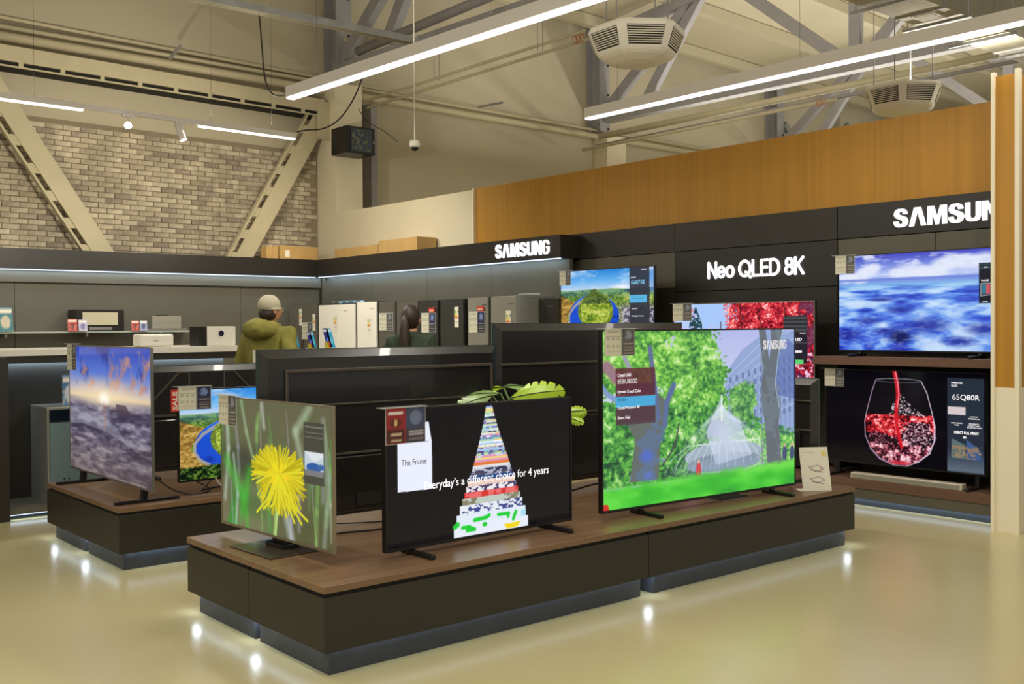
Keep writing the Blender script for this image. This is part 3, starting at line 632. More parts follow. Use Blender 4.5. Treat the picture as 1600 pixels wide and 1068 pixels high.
def p_park(nx, ny, asp):
    c = Cv(nx, ny, asp, (190, 200, 240)); c.vgrad([(0, (178, 184, 238)), (.4, (205, 210, 235)), (1, (150, 180, 190))])
    n = c.noise(14, 12, 5, 1); n2 = c.noise(46, 36, 3, 2); n3 = c.noise(6, 5, 4, 3)
    # building
    c.poly([(.60, .32), (.62, .24), (.70, .12), (.80, .04), (1, .0), (1, .72), (.60, .62)], (142, 162, 212))
    for k in range(9):
        y = .12 + .06 * k; c.line([(.60, .30 + .045 * k), (.8, y - .03), (1, y - .12)], .006, (185, 200, 235), .8)
    for k in range(15):
        x = .62 + .027 * k; c.line([(x, .34 - .35 * (x - .6)), (x, .62)], .005, (95, 112, 168), .7)
    for k in range(11):
        for j in range(6):
            x = .625 + .034 * k; y = .30 - .35 * (x - .6) + .065 * j; c.rect(x, y, x + .013, y + .035, (84, 98, 150), .75)
    c.poly([(.86, .3), (.9, .1), (.96, .06), (1, .1), (1, .45), (.9, .42)], (70, 90, 160), .6)
    # central and left foliage
    nh = c.noise(90, 70, 2, 12)
    def fol(m, cols, al=1.):
        v = .38 * n + .30 * n2 + .32 * nh
        c.paint(m, c.ramp(v, [(.33, cols[3]), (.44, cols[0]), (.52, cols[1]), (.62, cols[2]), (.72, (225, 245, 190))]), al)
    G = [(70, 150, 50), (110, 190, 60), (165, 225, 100), (36, 96, 40)]
    rr = np.hypot((c.u - .43) / .185, (c.v - .28) / .36) + (n - .5) * .5 + (nh - .5) * .35; fol(np.clip((1 - rr) * 14, 0, 1), G); c.line([(.46, .2), (.45, .6)], .012, (90, 110, 70), .5)
    rr2 = np.hypot((c.u - .12) / .26, (c.v - .1) / .3) + (n - .5) * .7 + (nh - .5) * .6; c.rect(0, 0, .26, .5, (196, 204, 232), .0); fol(np.clip((1 - rr2) * 14, 0, 1), [(80, 160, 50), (125, 205, 60), (190, 235, 120), (40, 110, 40)])
    fol(((c.v > .46 + (n3 - .5) * .25) & (c.u < .62) & (c.v < .88)) * 1., [(48, 124, 48), (74, 162, 52), (130, 205, 84), (18, 62, 34)])
    fol(((c.v > .56 + (n3 - .5) * .4 + (nh - .5) * .15) & (c.u > .6) & (c.v < .88)) * 1., [(70, 150, 70), (104, 190, 74), (170, 228, 120), (50, 96, 84)])
    rr3 = np.hypot((c.u - .70) / .09, (c.v - .44) / .12) + (n - .5) * .6 + (nh - .5) * .5; fol(np.clip((1 - rr3) * 12, 0, 1), G, .85)
    # left hand-shaped trunk
    tr = (92, 98, 92)
    c.poly([(.12, .86), (.15, .62), (.10, .5), (.08, .38), (.2, .3), (.29, .4), (.3, .52), (.265, .66), (.26, .86)], tr)
    c.line([(.26, .5), (.24, .3), (.22, .1)], .035, (84, 100, 140)); c.line([(.29, .55), (.30, .42), (.335, .32)], .04, (80, 100, 150)); c.line([(.1, .42), (.02, .35), (0, .31)], .03, (120, 150, 200)); c.line([(.14, .3), (.12, .2), (.1, .15)], .03, (150, 150, 170))
    c.line([(.02, .2), (.06, .26), (.2, .34)], .07, (150, 110, 120)); c.blend(((c.u > .11) & (c.u < .29) & (c.v > .5)) * (n > .56), (80, 110, 160), .6)
    c.ell(.2, .72, .03, .035, (70, 100, 215), .8, .5); c.ell(.21, .83, .02, .02, (80, 110, 215), .7, .5)
    c.line([(.36, .55), (.34, .68), (.28, .78)], .012, (60, 60, 60), .9)
    # fountain
    c.ell(.60, .76, .21, .08, (150, 170, 185)); c.ell(.6, .81, .2, .06, (110, 130, 150)); c.ell(.555, .60, .05, .05, (95, 110, 140)); c.rect(.57, .6, .62, .8, (120, 140, 160))
    c.poly([(.575, .42), (.6, .5), (.68, .56), (.75, .78), (.55, .82), (.5, .62)], (205, 215, 240), .65)
    R = np.random.RandomState(5)
    for k in range(34):
        q = -1 + 2 * k / 33; e = R.rand(); c.line([(.583, .47), (.583 + .10 * q, .52 + .05 * abs(q)), (.59 + .19 * q, .64 + .03 * e), (.59 + (.24 + .05 * e) * q, .80 + .04 * e)], .016, (222, 230, 246), .16, 1.)
    for k in range(14):
        q = -1 + 2 * k / 13; c.line([(.59 + .1 * q, .69), (.59 + .19 * q, .67 + .02 * abs(q)), (.59 + .27 * q, .76), (.59 + .30 * q, .84)], .005, (240, 244, 252), .6, .8)
    c.ell(.6, .62, .08, .12, (214, 222, 244), .5, .6); c.ell(.6, .84, .22, .05, (170, 186, 214), .4, .5)
    c.line([(.583, .40), (.583, .55)], .014, (245, 248, 255)); c.line([(.46, .86), (.7, .87), (.82, .84)], .01, (200, 205, 220), .8)
    for x in (.46, .94, .985): c.ell(x, .84 - (.04 if x > .9 else 0), .014, .05, (210, 60, 70) if x < .5 else (60, 70, 110)); c.ell(x, .785 - (.04 if x > .9 else 0), .007, .012, (220, 170, 150))
    # right trunk
    c.poly([(.79, 0), (.93, 0), (.895, .25), (.885, .33), (.915, .48), (.905, .6), (.925, .88), (.84, .88), (.825, .6), (.80, .4), (.815, .25)], (92, 98, 106)); c.poly([(.83, 0), (.86, 0), (.86, .12), (.85, .2)], (140, 160, 210)); c.blend(((c.u > .8) & (c.u < .92)) * (n > .54) * (c.v < .88), (110, 126, 140), .5)
    c.line([(.93, 0), (.9, .2), (.885, .35), (.91, .5)], .008, (170, 200, 220), .8)
    gm = np.clip((c.v - .85 - (n2 - .5) * .03 - .03 * (.5 - c.u)) * 30, 0, 1); c.paint(gm, c.ramp(c.noise(5, 7, 3, 21), [(.3, (34, 160, 36)), (.5, (48, 190, 34)), (.7, (90, 222, 54))])); c.blend(gm * np.clip((.91 - c.v) * 16, 0, 1), (130, 222, 84), .55)
    c.blend(np.ones_like(c.u), (176, 196, 206), .11)  # even pale veil: haze of screen reflections painted into the picture
    c.rect(.06, .21, .245, .52, (92, 32, 44), .82); c.rect(.06, .3, .245, .36, (80, 40, 60), .6); c.rect(.06, .37, .245, .43, (72, 168, 215)); c.rect(.06, .43, .245, .53, (80, 60, 70), .8); c.poly([(0, .965), (.02, .965), (.03, 1), (0, 1)], (210, 50, 40))
    return c.out()
def p_sunset(nx, ny, asp):
    c = Cv(nx, ny, asp, (60, 80, 170)); c.vgrad([(0, (52, 72, 176)), (.2, (90, 120, 205)), (.33, (190, 180, 190)), (.39, (228, 205, 165)), (.42, (150, 140, 150)), (.55, (88, 92, 122)), (1, (96, 80, 72))])
    n = c.noise(8, 9, 5, 2); n2 = c.noise(10, 5, 4, 3); n3 = c.noise(12, 40, 3, 5)
    c.blend(np.clip((n - .55) * 6, 0, 1) * np.clip((.36 - c.v) * 14, 0, 1), (206, 146, 124), .8); c.blend(np.clip((n2 - .56) * 6, 0, 1) * np.clip((.33 - c.v) * 10, 0, 1), (44, 48, 120), .7)
    for (x, y, L) in ((.55, .1, .12), (.56, .22, .1), (.62, .2, .12), (.68, .12, .1), (.8, .2, .1), (.93, .08, .14), (.9, .25, .08), (.2, .14, .08), (.3, .25, .06)): [c.line([(x + .02 * j, y + .02 * j), (x + .01 + .015 * j, y + L * .5), (x - .02 + .01 * j, y + L)], .022, (206, 132, 100), .38, 1.) for j in range(-1, 3)]
    c.ell(.46, .40, .28, .10, (250, 225, 180), .8, .8); c.ell(.46, .40, .06, .045, (255, 250, 235), 1, .6)
    wm = np.clip((c.v - .43) * 20, 0, 1); sy = .55 * c.noise(5, 14, 4, 8) + .45 * n3; c.paint(wm, c.ramp(sy, [(.34, (52, 44, 66)), (.46, (84, 76, 100)), (.55, (118, 112, 134)), (.66, (176, 168, 178))]), .85); c.blend(wm * np.clip((c.v - .6) * 2.2, 0, 1), (104, 88, 76), .55)
    c.poly([(0, .5), (.2, .48), (.35, .53), (.6, .6), (.75, .72), (.5, .66), (.2, .62), (0, .64)], (150, 150, 165), .5); c.poly([(.6, .43), (.72, .43), (.78, .5), (.62, .5)], (80, 66, 76), .8); c.line([(.46, .43), (.465, .62)], .03, (210, 120, 80), .35, 1.)
    return c.out()
def p_red(nx, ny, asp):
    c = Cv(nx, ny, asp, (190, 30, 50)); n = c.noise(16, 10, 5, 1); n2 = c.noise(60, 36, 3, 2)
    nh = c.noise(110, 70, 2, 3); v_ = .35 * n + .3 * n2 + .35 * nh
    c.paint(np.ones_like(c.u), c.ramp(v_, [(.32, (60, 6, 26)), (.42, (150, 16, 40)), (.5, (214, 40, 56)), (.58, (246, 96, 96)), (.68, (255, 206, 206))]))
    sk = (np.hypot((c.u - .27) / .16, (c.v - .12) / .22) + (n - .5) * 1.1 + (nh - .5) * .9) < 1; c.blend(sk * 1., (168, 200, 250)); sk2 = (np.hypot((c.u - .06) / .12, (c.v - .16) / .2) + (n - .5) + (nh - .5) * .8) < 1; c.blend(sk2 * 1., (184, 206, 250))
    tm = (abs(c.u - .17) < .05 * np.clip((c.v - .02) / .2, 0, 1)) & (c.v < .28); c.blend(tm * (n2 > .4), (30, 70, 80))
    for (a, b) in (((.5, 0), (.47, .9)), ((.62, .1), (.7, .9)), ((.36, .2), (.3, .9)), ((.8, .0), (.84, .9))): c.line([a, ((a[0] + b[0]) / 2 + .03, .4), b], .012, (50, 12, 24), .9)
    c.blend((c.v > .5) * (n > .5), (70, 16, 70), .6); c.blend((c.v > .45) * (n2 > .58), (240, 210, 240), .9); c.blend((c.u > .9) * (n > .5), (70, 30, 70), .7)
    c.rect(.80, .14, .955, .62, (30, 28, 40), .95)
    for v in (.15, .19, .23, .27): c.rect(.80, v, .95, v + .03, (70, 76, 78), .95)
    c.rect(.86, .58, .93, .625, (100, 210, 120)); c.rect(.8, .41, .955, .416, (90, 90, 100))
    return c.out()
def p_sea(nx, ny, asp):
    c = Cv(nx, ny, asp, (100, 140, 230)); c.vgrad([(0, (66, 70, 190)), (.1, (110, 130, 220)), (.22, (190, 205, 245)), (.27, (120, 145, 225)), (.33, (130, 190, 235)), (.5, (100, 150, 230)), (.75, (60, 100, 220)), (1, (50, 90, 215))])
    n = c.noise(5, 12, 5, 1); nb = c.noise(3, 4, 3, 2); V = c.v
    c.blend(np.clip((n - .5) * 8, 0, 1) * (V < .24), (225, 230, 250), .9)
    for (x, y, r) in ((.2, .17, .06), (.24, .13, .04), (.38, .2, .05), (.45, .19, .06), (.55, .2, .06), (.66, .14, .07), (.72, .11, .07), (.62, .2, .06), (.8, .12, .07), (.9, .12, .08), (.05, .24, .05), (.14, .24, .06)): c.ell(x, y, r, r * 1.0, (228, 234, 250), .85, .35)
    c.blend((V > .25) * (V < .275) * 1., (110, 130, 215), .8)
    m = c.noise(5, 9, 5, 7); wm = V > .3
    wx = c.noise(4, 5, 3, 31); m = c.noise(5, 9, 4, 7, du=np.clip(c.u + .08 * (wx - .5), 0, 1), dv=np.clip((1.0 - np.exp(-2.2 * (V - .28))) / .8, 0, 1) ** .8); c.paint(np.clip((V - .30) * 12, 0, 1), c.ramp(.5 + (m - .5) * .8 + .10 * (.6 - V), [(.34, (30, 44, 170)), (.43, (60, 96, 214)), (.50, (104, 150, 236)), (.57, (166, 200, 246)), (.66, (208, 230, 252))]), .9)
    for (x, y, rx, ry) in ((.40, .84, .09, .07), (.57, .74, .1, .06), (.3, .8, .06, .03), (.2, .69, .07, .03), (.4, .58, .07, .03), (.28, .47, .07, .02), (.9, .78, .09, .05), (.06, .85, .07, .05), (.75, .9, .08, .04)): c.ell(x, y, rx, ry, (28, 40, 150), .85, .6)
    c.ell(.40, .86, .055, .055, (14, 22, 84), .9, .4)
    w_ = c.noise(30, 60, 2, 11); c.blend(wm * np.clip((w_ - .5) * 6, 0, 1) * np.clip((V - .4) * 2, 0, 1), (225, 240, 255), .25)
    c.rect(.865, .14, 1.0, .53, (10, 10, 22), .95); c.rect(.87, .14, 1, .165, (40, 66, 70)); c.rect(.87, .175, 1, .2, (46, 74, 78)); c.rect(.875, .34, .93, .45, (90, 60, 80)); c.rect(.88, .35, .905, .44, (40, 120, 140)); c.rect(.905, .35, .925, .44, (210, 80, 90)); c.rect(.95, .34, 1.0, .45, (50, 90, 130)); c.line([(.875, .34), (.93, .34), (.93, .45), (.875, .46), (.875, .34)], .006, (180, 190, 200))
    return c.out()
def p_wine(nx, ny, asp):
    c = Cv(nx, ny, asp, (4, 3, 10)); A = asp
    n = c.noise(30, 20, 4, 1); n2 = c.noise(80, 50, 2, 2)
    L = [(.335, .10), (.31, .22), (.278, .42), (.262, .55), (.265, .70), (.30, .84), (.36, .94), (.45, .995), (.53, .995), (.60, .94), (.67, .84), (.70, .70), (.702, .55), (.685, .42), (.655, .22), (.62, .10)]
    top = .085
    c.poly(L, (10, 6, 14))
    ins = c.poly([(.27, .47), (.262, .55), (.265, .66), (.47, .70), (.70, .66), (.702, .55), (.69, .45)], (120, 16, 24)); nh = c.noise(110, 80, 2, 5); vv = .5 * n + .25 * n2 + .25 * nh; c.paint(ins, c.ramp(vv, [(.36, (26, 4, 12)), (.44, (130, 14, 26)), (.5, (206, 30, 40)), (.58, (238, 80, 84)), (.66, (255, 214, 214))]))
    low = c.poly([(.28, .76), (.36, .70), (.6, .68), (.69, .74), (.66, .85), (.60, .935), (.53, .985), (.45, .985), (.37, .935), (.31, .85)], (70, 30, 44)); c.paint(low, c.ramp(vv + .30 * (c.v - .80), [(.36, (22, 10, 20)), (.46, (92, 30, 48)), (.53, (190, 96, 110)), (.62, (240, 190, 200)), (.7, (250, 225, 230))]))
    sp = c.poly([(.42, .46), (.45, .32), (.5, .24), (.56, .36), (.64, .46)], (10, 6, 14)); c.blend(sp * np.clip((nh - .50) * 8, 0, 1), (224, 200, 210), .9)
    dk = ((np.hypot((c.u - .59) / .10, (c.v - .66) / .13) + (n - .5)) < 1) * 1.; c.blend(dk, (26, 12, 24), .8); c.blend(dk * np.clip((nh - .54) * 12, 0, 1), (236, 190, 206), .85)
    dk = ((np.hypot((c.u - .36) / .09, (c.v - .73) / .07) + (n - .5)) < 1) * 1.; c.blend(dk, (20, 8, 18), .8); c.blend(dk * np.clip((nh - .56) * 12, 0, 1), (230, 120, 140), .8)
    c.line([(.455, .0), (.47, .12), (.478, .25), (.47, .35), (.462, .5), (.485, .7), (.5, .8)], .05, (208, 26, 40), 1, .4, .035); c.line([(.46, .0), (.475, .12), (.483, .25), (.472, .38)], .012, (255, 160, 170), .8)
    for i in range(len(L) - 1): c.line([L[i], L[i + 1]], .010 if i not in (5, 6, 9, 10, 11) else .016, (225, 205, 225) if i > 7 else (190, 160, 190), .85)
    c.line([(.335 + .285 * (.5 - .5 * math.cos(a)), .10 - .022 * math.sin(a)) for a in np.linspace(0, PI, 14)], .006, (180, 180, 195), .8); c.line([(.335 + .285 * (.5 - .5 * math.cos(a)), .10 + .02 * math.sin(a)) for a in np.linspace(0, PI, 14)], .006, (120, 120, 140), .7)
    c.ell(.485, .965, .06, .02, (210, 40, 60), .9, .5)
    c.rect(.775, .05, .985, .985, (38, 46, 60)); c.blend(((c.u > .775) & (c.u < .985)) * np.clip((c.v - .75) * 3, 0, 1), (150, 170, 190), .7)
    c.rect(.777, .34, .88, .42, (214, 200, 200)); q1 = [(.80, .66), (.88, .72), (.88, .86), (.80, .86)]; q2 = [(.885, .66), (.965, .77), (.965, .865), (.885, .86)]
    c.poly(q1, (90, 110, 110)); c.poly(q2, (60, 90, 140)); n4 = c.noise(70, 50, 2, 8)
    c.blend(((c.u > .8) & (c.u < .97) & (c.v > .73) & (c.v < .86)) * (n4 > .5), (170, 130, 90), .7)
    return c.out()

M_gold = mat('champagne_edge', (150, 140, 120), .3, metal=.6)
# 1 sunset screen, left platform
t = tv('television', 'television showing a sunset sky over waves on the left platform', (2.53, 8.2, .5), -PI / 2, 1.63, .93, p_sunset, 300, z0=.09, feet=None, rim=M_silver, th=.018)
for xx in (.22, 1.42):
    mb = MB(); mb.beam((xx, -.17, -.08), (xx, .26, -.08), .035, .02); mb.beam((xx, .02, -.075), (xx, .03, .02), .04, .04); mb.build('foot', M_tvb, t, .003)
# 2 valley screen on left platform
t = tv('television', 'smaller television with river valley picture behind the dandelion screen', (2.825, 6.86, .50), rad(-3), 1.12, .635, p_river(False), 280, z0=.09)
for xx in (.25, .87):
    mb = MB(); mb.tube([(xx, .02, .02), (xx - .05, .13, -.085)], .012, 6); mb.tube([(xx, .02, .02), (xx + .05, -.09, -.085)], .008, 6); mb.build('foot', M_silver, t)
# 3 dandelion
t = tv('television', 'television with a yellow dandelion picture at the platform left end', (2.487, 5.45, .47), rad(-87.7), 1.131, .705, p_flower, 300, rim=M_gold, th=.018)
B(.36, .78, -.14, .16, -.0605, -.052).build('base_plate', mat('bronze_plate', (88, 80, 70), .25, metal=.5), t, .002); mb = MB(); mb.bx(.50, .64, .03, .08, -.055, .04); mb.bx(.48, .66, .0, .1, -.052, -.03); mb.build('neck', M_tvb, t, .003)
# 4 the black stair pyramid screen
t = tv('television', 'television with black screen and stepped picture pyramid', (2.805, 4.285, .44), rad(1.1), 1.2765, .707, p_frame, 400, z0=.031, feet=(.17, 1.12), bez=.01)
ov_text(t, [('Everyday\u2019s a different choice for 4 years', .235, .275, .86, .055, .0)])
ov_text(t, [('The Frame', .095, .42, .155, .03)], mat_=M_txtk); ov_text(t, [('SAMSUNG', .215, .528, .05, .007)], mat_=M_txtk)
# 5 park fountain
t = tv('television', 'largest television with park fountain and green lawn picture', (4.306, 4.289, .45), rad(-3.3), 1.774, 1.075, p_park, 560, z0=.041, feet=(.33, 1.55), bez=.01)
mb = MB(); add_logo(mb, 1.44, .935, .24, .06, -.0015, 0, .004); mb.build('screen_text', M_txtg, t)
ov_text(t, [('Crystal UHD', .125, .79, .11, .026), ('Dynamic Crystal Color', .125, .695, .19, .022), ('Crystal Processor 4K', .125, .60, .18, .022), ('Smart Hub', .125, .545, .10, .018)])
ov_text(t, [('85BU8000', .125, .755, .16, .028)], mat_=M_txtg); ov_text(t, [('AirSlim', .125, .652, .07, .02)], mat_=M_txtk)
# 6 red leaves
t = tv('television', 'television with red autumn leaves on the booth wall', (8.1, 7.03, .835), -PI / 2, 1.655, .928, p_red, 380, rim=M_silver)
B(.5, 1.1, .06, .39, .3, .6).build('wall_bracket', M_tvb, t); ov_text(t, [('SAMSUNG', 1.50, .79 - .16, .06, .01), ('QLED', 1.42, .56, .1, .03, .01), ('QN800', 1.4, .45, .12, .03, .01)])
# 7 river valley on the wall
t = tv('television', 'television with river loop valley picture left of the lit letters', (8.1, 8.72, 1.34), -PI / 2, 1.43, .83, p_river(True), 300)
B(.45, .95, .06, .39, .3, .6).build('wall_bracket', M_tvb, t)
ov_text(t, [('65AU7100', 1.105, .645, .19, .045)], mat_=M_txtb); ov_text(t, [('SAMSUNG', 1.25, .79, .07, .012), ('65AU71', 1.1, .71, .07, .015), ('Crystal 4K', 1.11, .38, .08, .014), ('Multiple Voice', 1.11, .30, .17, .016), ('Smart', 1.11, .22, .06, .015)]); ov_text(t, [('Dynamic Crystal', 1.12, .485, .15, .016)], mat_=M_txtk)
# 8 sea
t = tv('television', 'television with blue cloudy seascape standing on the walnut shelf', (8.1, 5.135, 1.312), -PI / 2, 1.45, .832, p_sea, 380, z0=.042, feet=(.2, 1.25))
ov_text(t, [('QLED', 1.29, .67, .03, .01), ('Pixel LED', 1.27, .565, .06, .014), ('QLED', 1.28, .40, .04, .01)])
# 9 wine glass
t = tv('television', 'television with red wine pouring into a glass below the shelf', (8.1, 5.265, .345), -PI / 2, 1.45, .812, p_wine, 420, z0=.113, feet=(.12, 1.36))
ov_text(t, [('SAMSUNG', 1.155, .72, .09, .014, .02), ('QLED', 1.155, .695, .05, .018), ('65Q80R', 1.165, .585, .22, .05, -.005), ('DIRECT FULL ARRAY', 1.18, .32, .2, .022, .015), ('8X', 1.255, .285, .025, .018, .015),
            ('QUANTUM', 1.31, .455, .06, .01), ('PROCESSOR 4K', 1.295, .44, .09, .01), ('ULTRA VIEWING', 1.155, .40, .09, .01), ('ANGLE', 1.18, .385, .04, .01), ('ONE REMOTE', 1.3, .40, .08, .01), ('CONTROL STAND', 1.29, .385, .1, .01), ('NO GAP WALL MOUNT', 1.285, .37, .12, .01)])

# televisions seen from behind
def tv_back(label, x, y, z, w_, h_, rz, style):
    t = thing('television', label, 'television', (x, y, z), rz)       # local back face looks to -Y
    M_face = M_tvback
    B(0, w_, .03, .045, 0, h_).build('front_frame', mat('teal_glass_edge', (40, 62, 60), .25), t)
    c = .05; mb = MB()
    P = [(.005, .03, .005), (w_ - .005, .03, .005), (w_ - .005, .03, h_ - .005), (.005, .03, h_ - .005), (c, 0, c), (w_ - c, 0, c), (w_ - c, 0, h_ - c), (c, 0, h_ - c)]
    n = len(mb.v); mb.v += P
    for q in ((4, 5, 6, 7), (0, 1, 5, 4), (1, 2, 6, 5), (3, 7, 6, 2), (0, 4, 7, 3)): mb.f.append(q); mb.mi.append(0)
    mb.build('back_cover', M_face, t)
    if style == 'rect':
        mb = MB(); a, b, zt, zb = w_ * .09, w_ * .965, h_ * .86, h_ * .42
        for q in ((a, b, zt, zt + .02), (a, a + .018, zb, zt), (b - .018, b, zb, zt)): mb.bx(q[0], q[1], -.014, 0, q[2], q[3])
        mb.build('ridge', M_ridge, t, .004)
        mb = MB(); mb.bx(a + .02, b - .02, -.01, 0, h_ * .66, h_ * .672); mb.bx(.12, w_ - .06, -.012, 0, h_ * .36, h_ * .375); mb.build('ridge', M_ridge, t, .003)
        B(.1, w_ - .1, -.028, 0, .02, h_ * .35).build('lower_cover', M_tvback, t, .006)
    elif style == 'lines':
        mb = MB(); mb.bx(.03, w_ - .03, -.012, 0, h_ * .745, h_ * .76); mb.bx(.03, w_ - .03, -.012, 0, h_ * .43, h_ * .445); mb.build('ridge', M_ridge, t, .003)
        B(.12, w_ - .12, -.03, 0, .03, h_ * .42).build('lower_cover', M_tvback, t, .006)
    elif style == 'trap':
        mb = MB()
        zt, zb, zl = h_ * .93, h_ * .62, h_ * .50
        for s0, s1, s2 in ((.33, .5, .58), (w_ - .33, w_ - .5, w_ - .58)):
            mb.beam((s0 - .12 if s0 < w_ / 2 else s0 + .12, -.004, zb - .05), (s1, -.004, zt), .012, .014, (0, -1, 0)); mb.beam((s1, -.004, zt), (s2, -.004, zt), .012, .012, (0, -1, 0)); mb.beam((s2, -.004, zt), (s2, -.004, zb), .012, .01, (0, -1, 0))
        mb.bx(.1, w_ - .1, -.012, 0, zl, zl + .02); mb.build('ridge', M_ridge, t)
        B(.12, w_ - .12, -.03, 0, .02, zl - .02).build('lower_cover', M_tvback, t, .006)
        mb = MB()
        for i in range(24):
            for j in range(6): mb.bx(.16 + i * .045 + (j % 2) * .022, .175 + i * .045 + (j % 2) * .022, -.032, -.029, .08 + j * .04, .095 + j * .04)
        o = mb.build('vent_holes', M_seam, t); o['kind'] = 'stuff'
    mb = MB()
    for xx in (w_ * .3, w_ * .7):
        for zz in (h_ * .12, h_ * .3): mb.tube([(xx, -.033, zz), (xx, -.025, zz)], .012, 8)
    mb.build('screw', M_seam, t)
    for xx in (w_ * .2, w_ * .8):
        mb = MB(); mb.beam((xx, -.12, -z + .42), (xx, .2, -z + .42), .03, .02); mb.beam((xx, .01, -z + .425), (xx, .01, .03), .03, .02); mb.build('foot', M_tvb, t)
    B(w_ * .35, w_ * .6, -.036, -.028, .05, .12).build('label_plate', M_fside, t)
    return t
tv_back('television seen from behind with ridged rectangle on its dark back', 2.583, 5.17, .478, 1.65, .954, rad(-1.), 'rect')
tv_back('tallest television seen from behind right of the ridged one', 4.26, 5.2, .478, 1.84, 1.092, rad(-.6), 'lines')
tv_back('television seen from behind with slanted ridges on the left platform', 2.72, 7.8, .48, 1.45, .785, 0, 'trap')
tv_back('television seen from behind standing edge on beside the white info card', 6.33, 5.28, .515, 1.09, .655, -PI / 2, 'lines')

# ================================================================== price cards clipped on televisions
def paint_price(kind):
    c = Cv(28, 26, 1.08, (214, 210, 190))
    if kind == 'red':
        c.rect(0, 0, .5, 1, (150, 40, 48)); c.rect(.04, .6, .46, .96, (70, 34, 32)); c.rect(.08, .12, .42, .2, (235, 225, 220)); c.ell(.25, .42, .14, .12, (90, 40, 30)); c.rect(.21, .32, .29, .5, (225, 180, 130))
        for v in (.7, .86): c.rect(.12, v, .4, v + .06, (200, 175, 150))
        c.rect(.5, 0, 1, 1, (66, 74, 104)); c.rect(.52, .62, .98, .97, (52, 46, 56)); c.ell(.75, .3, .15, .2, (110, 125, 160))
        for v in (.66, .74, .86): c.rect(.58, v, .94, v + .05, (180, 175, 185))
        return c.out()
    c.rect(.55, 0, 1, 1, (44, 48, 78) if kind == 'blue' else (96, 94, 92)); c.rect(.57, .6, .98, .97, (36, 34, 44) if kind == 'blue' else (82, 78, 74)); n = c.noise(8, 8, 2, 3)
    c.ell(.77, .25, .12, .17, (120, 140, 190) if kind == 'blue' else (140, 145, 155)); c.blend(((c.u > .6) & (c.v < .45)) * (n > .52), (30, 34, 60), .5)
    for v in (.54, .68, .76, .88): c.rect(.62, v, .94, v + .04, (190, 185, 175), .8)
    for v in (.27, .53): c.rect(.04, v, .52, v + .014, (120, 125, 110))
    for u in (.12, .28, .44):
        for v in (.38, .64): c.ell(u, v, .04, .045, (120, 135, 115)); c.ell(u, v, .022, .024, (214, 210, 190))
    c.rect(.1, .1, .48, .13, (150, 150, 140)); c.rect(.1, .8, .48, .83, (170, 168, 150))
    return c.out()
def price_card(label, loc, rz, w_, h_, kind):
    t = thing('price_card', label, 'card', loc, rz); painted('print', w_, h_, paint_price(kind), M_prt, t, 0, -h_, -.004)
    B(-.004, w_ + .004, -.003, .0, -h_ - .004, .004).build('holder', M_acr, t); B(-.03, w_ + .004, -.02, .035, .002, .006).build('clip', M_acr, t)
    return t
def on(px, py, pz, yaw, dx, dz, off=-.008):
    return (px + dx * math.cos(yaw) - off * -math.sin(yaw) * -1, py + dx * math.sin(yaw) + off * math.cos(yaw), pz + dz)
def onTV(pos, yaw, dx, dz, off=.007):
    n = Vector((math.sin(yaw), -math.cos(yaw), 0)); d = Vector((math.cos(yaw), math.sin(yaw), 0))
    return Vector(pos) + d * dx + n * off + Vector((0, 0, dz))
price_card('cream and grey price card on the corner of the sunset screen', onTV((2.53, 8.2, .5), -PI / 2, -.01, .936), -PI / 2, .20, .19, 'grey')
price_card('cream and navy price card on the smaller river valley screen', onTV((2.825, 6.86, .5), rad(-3), 0, .65), rad(-3), .225, .155, 'blue')
price_card('cream and grey price card on the dandelion screen', onTV((2.487, 5.45, .47), rad(-87.7), .0, .712), rad(-87.7), .195, .16, 'grey')
price_card('red and blue price card on the black stepped pyramid screen', onTV((2.805, 4.285, .44), rad(1.1), .0, .71), rad(1.1), .235, .175, 'red')
price_card('cream and grey price card on the park fountain screen', onTV((4.306, 4.289, .45), rad(-3.3), .02, 1.078), rad(-3.3), .235, .155, 'grey')
price_card('cream and grey price card on the red leaves screen', onTV((8.1, 7.03, .835), -PI / 2, 0, .928), -PI / 2, .24, .17, 'grey')
price_card('cream and grey price card on the river loop screen', onTV((8.1, 8.72, 1.34), -PI / 2, 0, .83), -PI / 2, .18, .16, 'grey')
price_card('cream and grey price card on the blue seascape screen', onTV((8.1, 5.135, 1.312), -PI / 2, -.02, .832), -PI / 2, .185, .155, 'grey')
price_card('cream and grey price card on the wine glass screen', onTV((8.1, 5.265, .345), -PI / 2, .0, .81), -PI / 2, .185, .15, 'grey')
t = thing('sale_tag', 'small red sale tag hanging beside the river valley screen price card', 'tag', (2.775, 6.86, .985), rad(-3))
B(0, .05, -.004, 0, 0, .15).build('panel', M_red, t); mb = MB(); add_text(mb, 'SALE', 0, 0, .125, .032, 0, .02); o = mb.build('lettering', M_paper, t); o.rotation_euler = (0, -PI / 2, 0); o.location = (.042, -.006, .012)

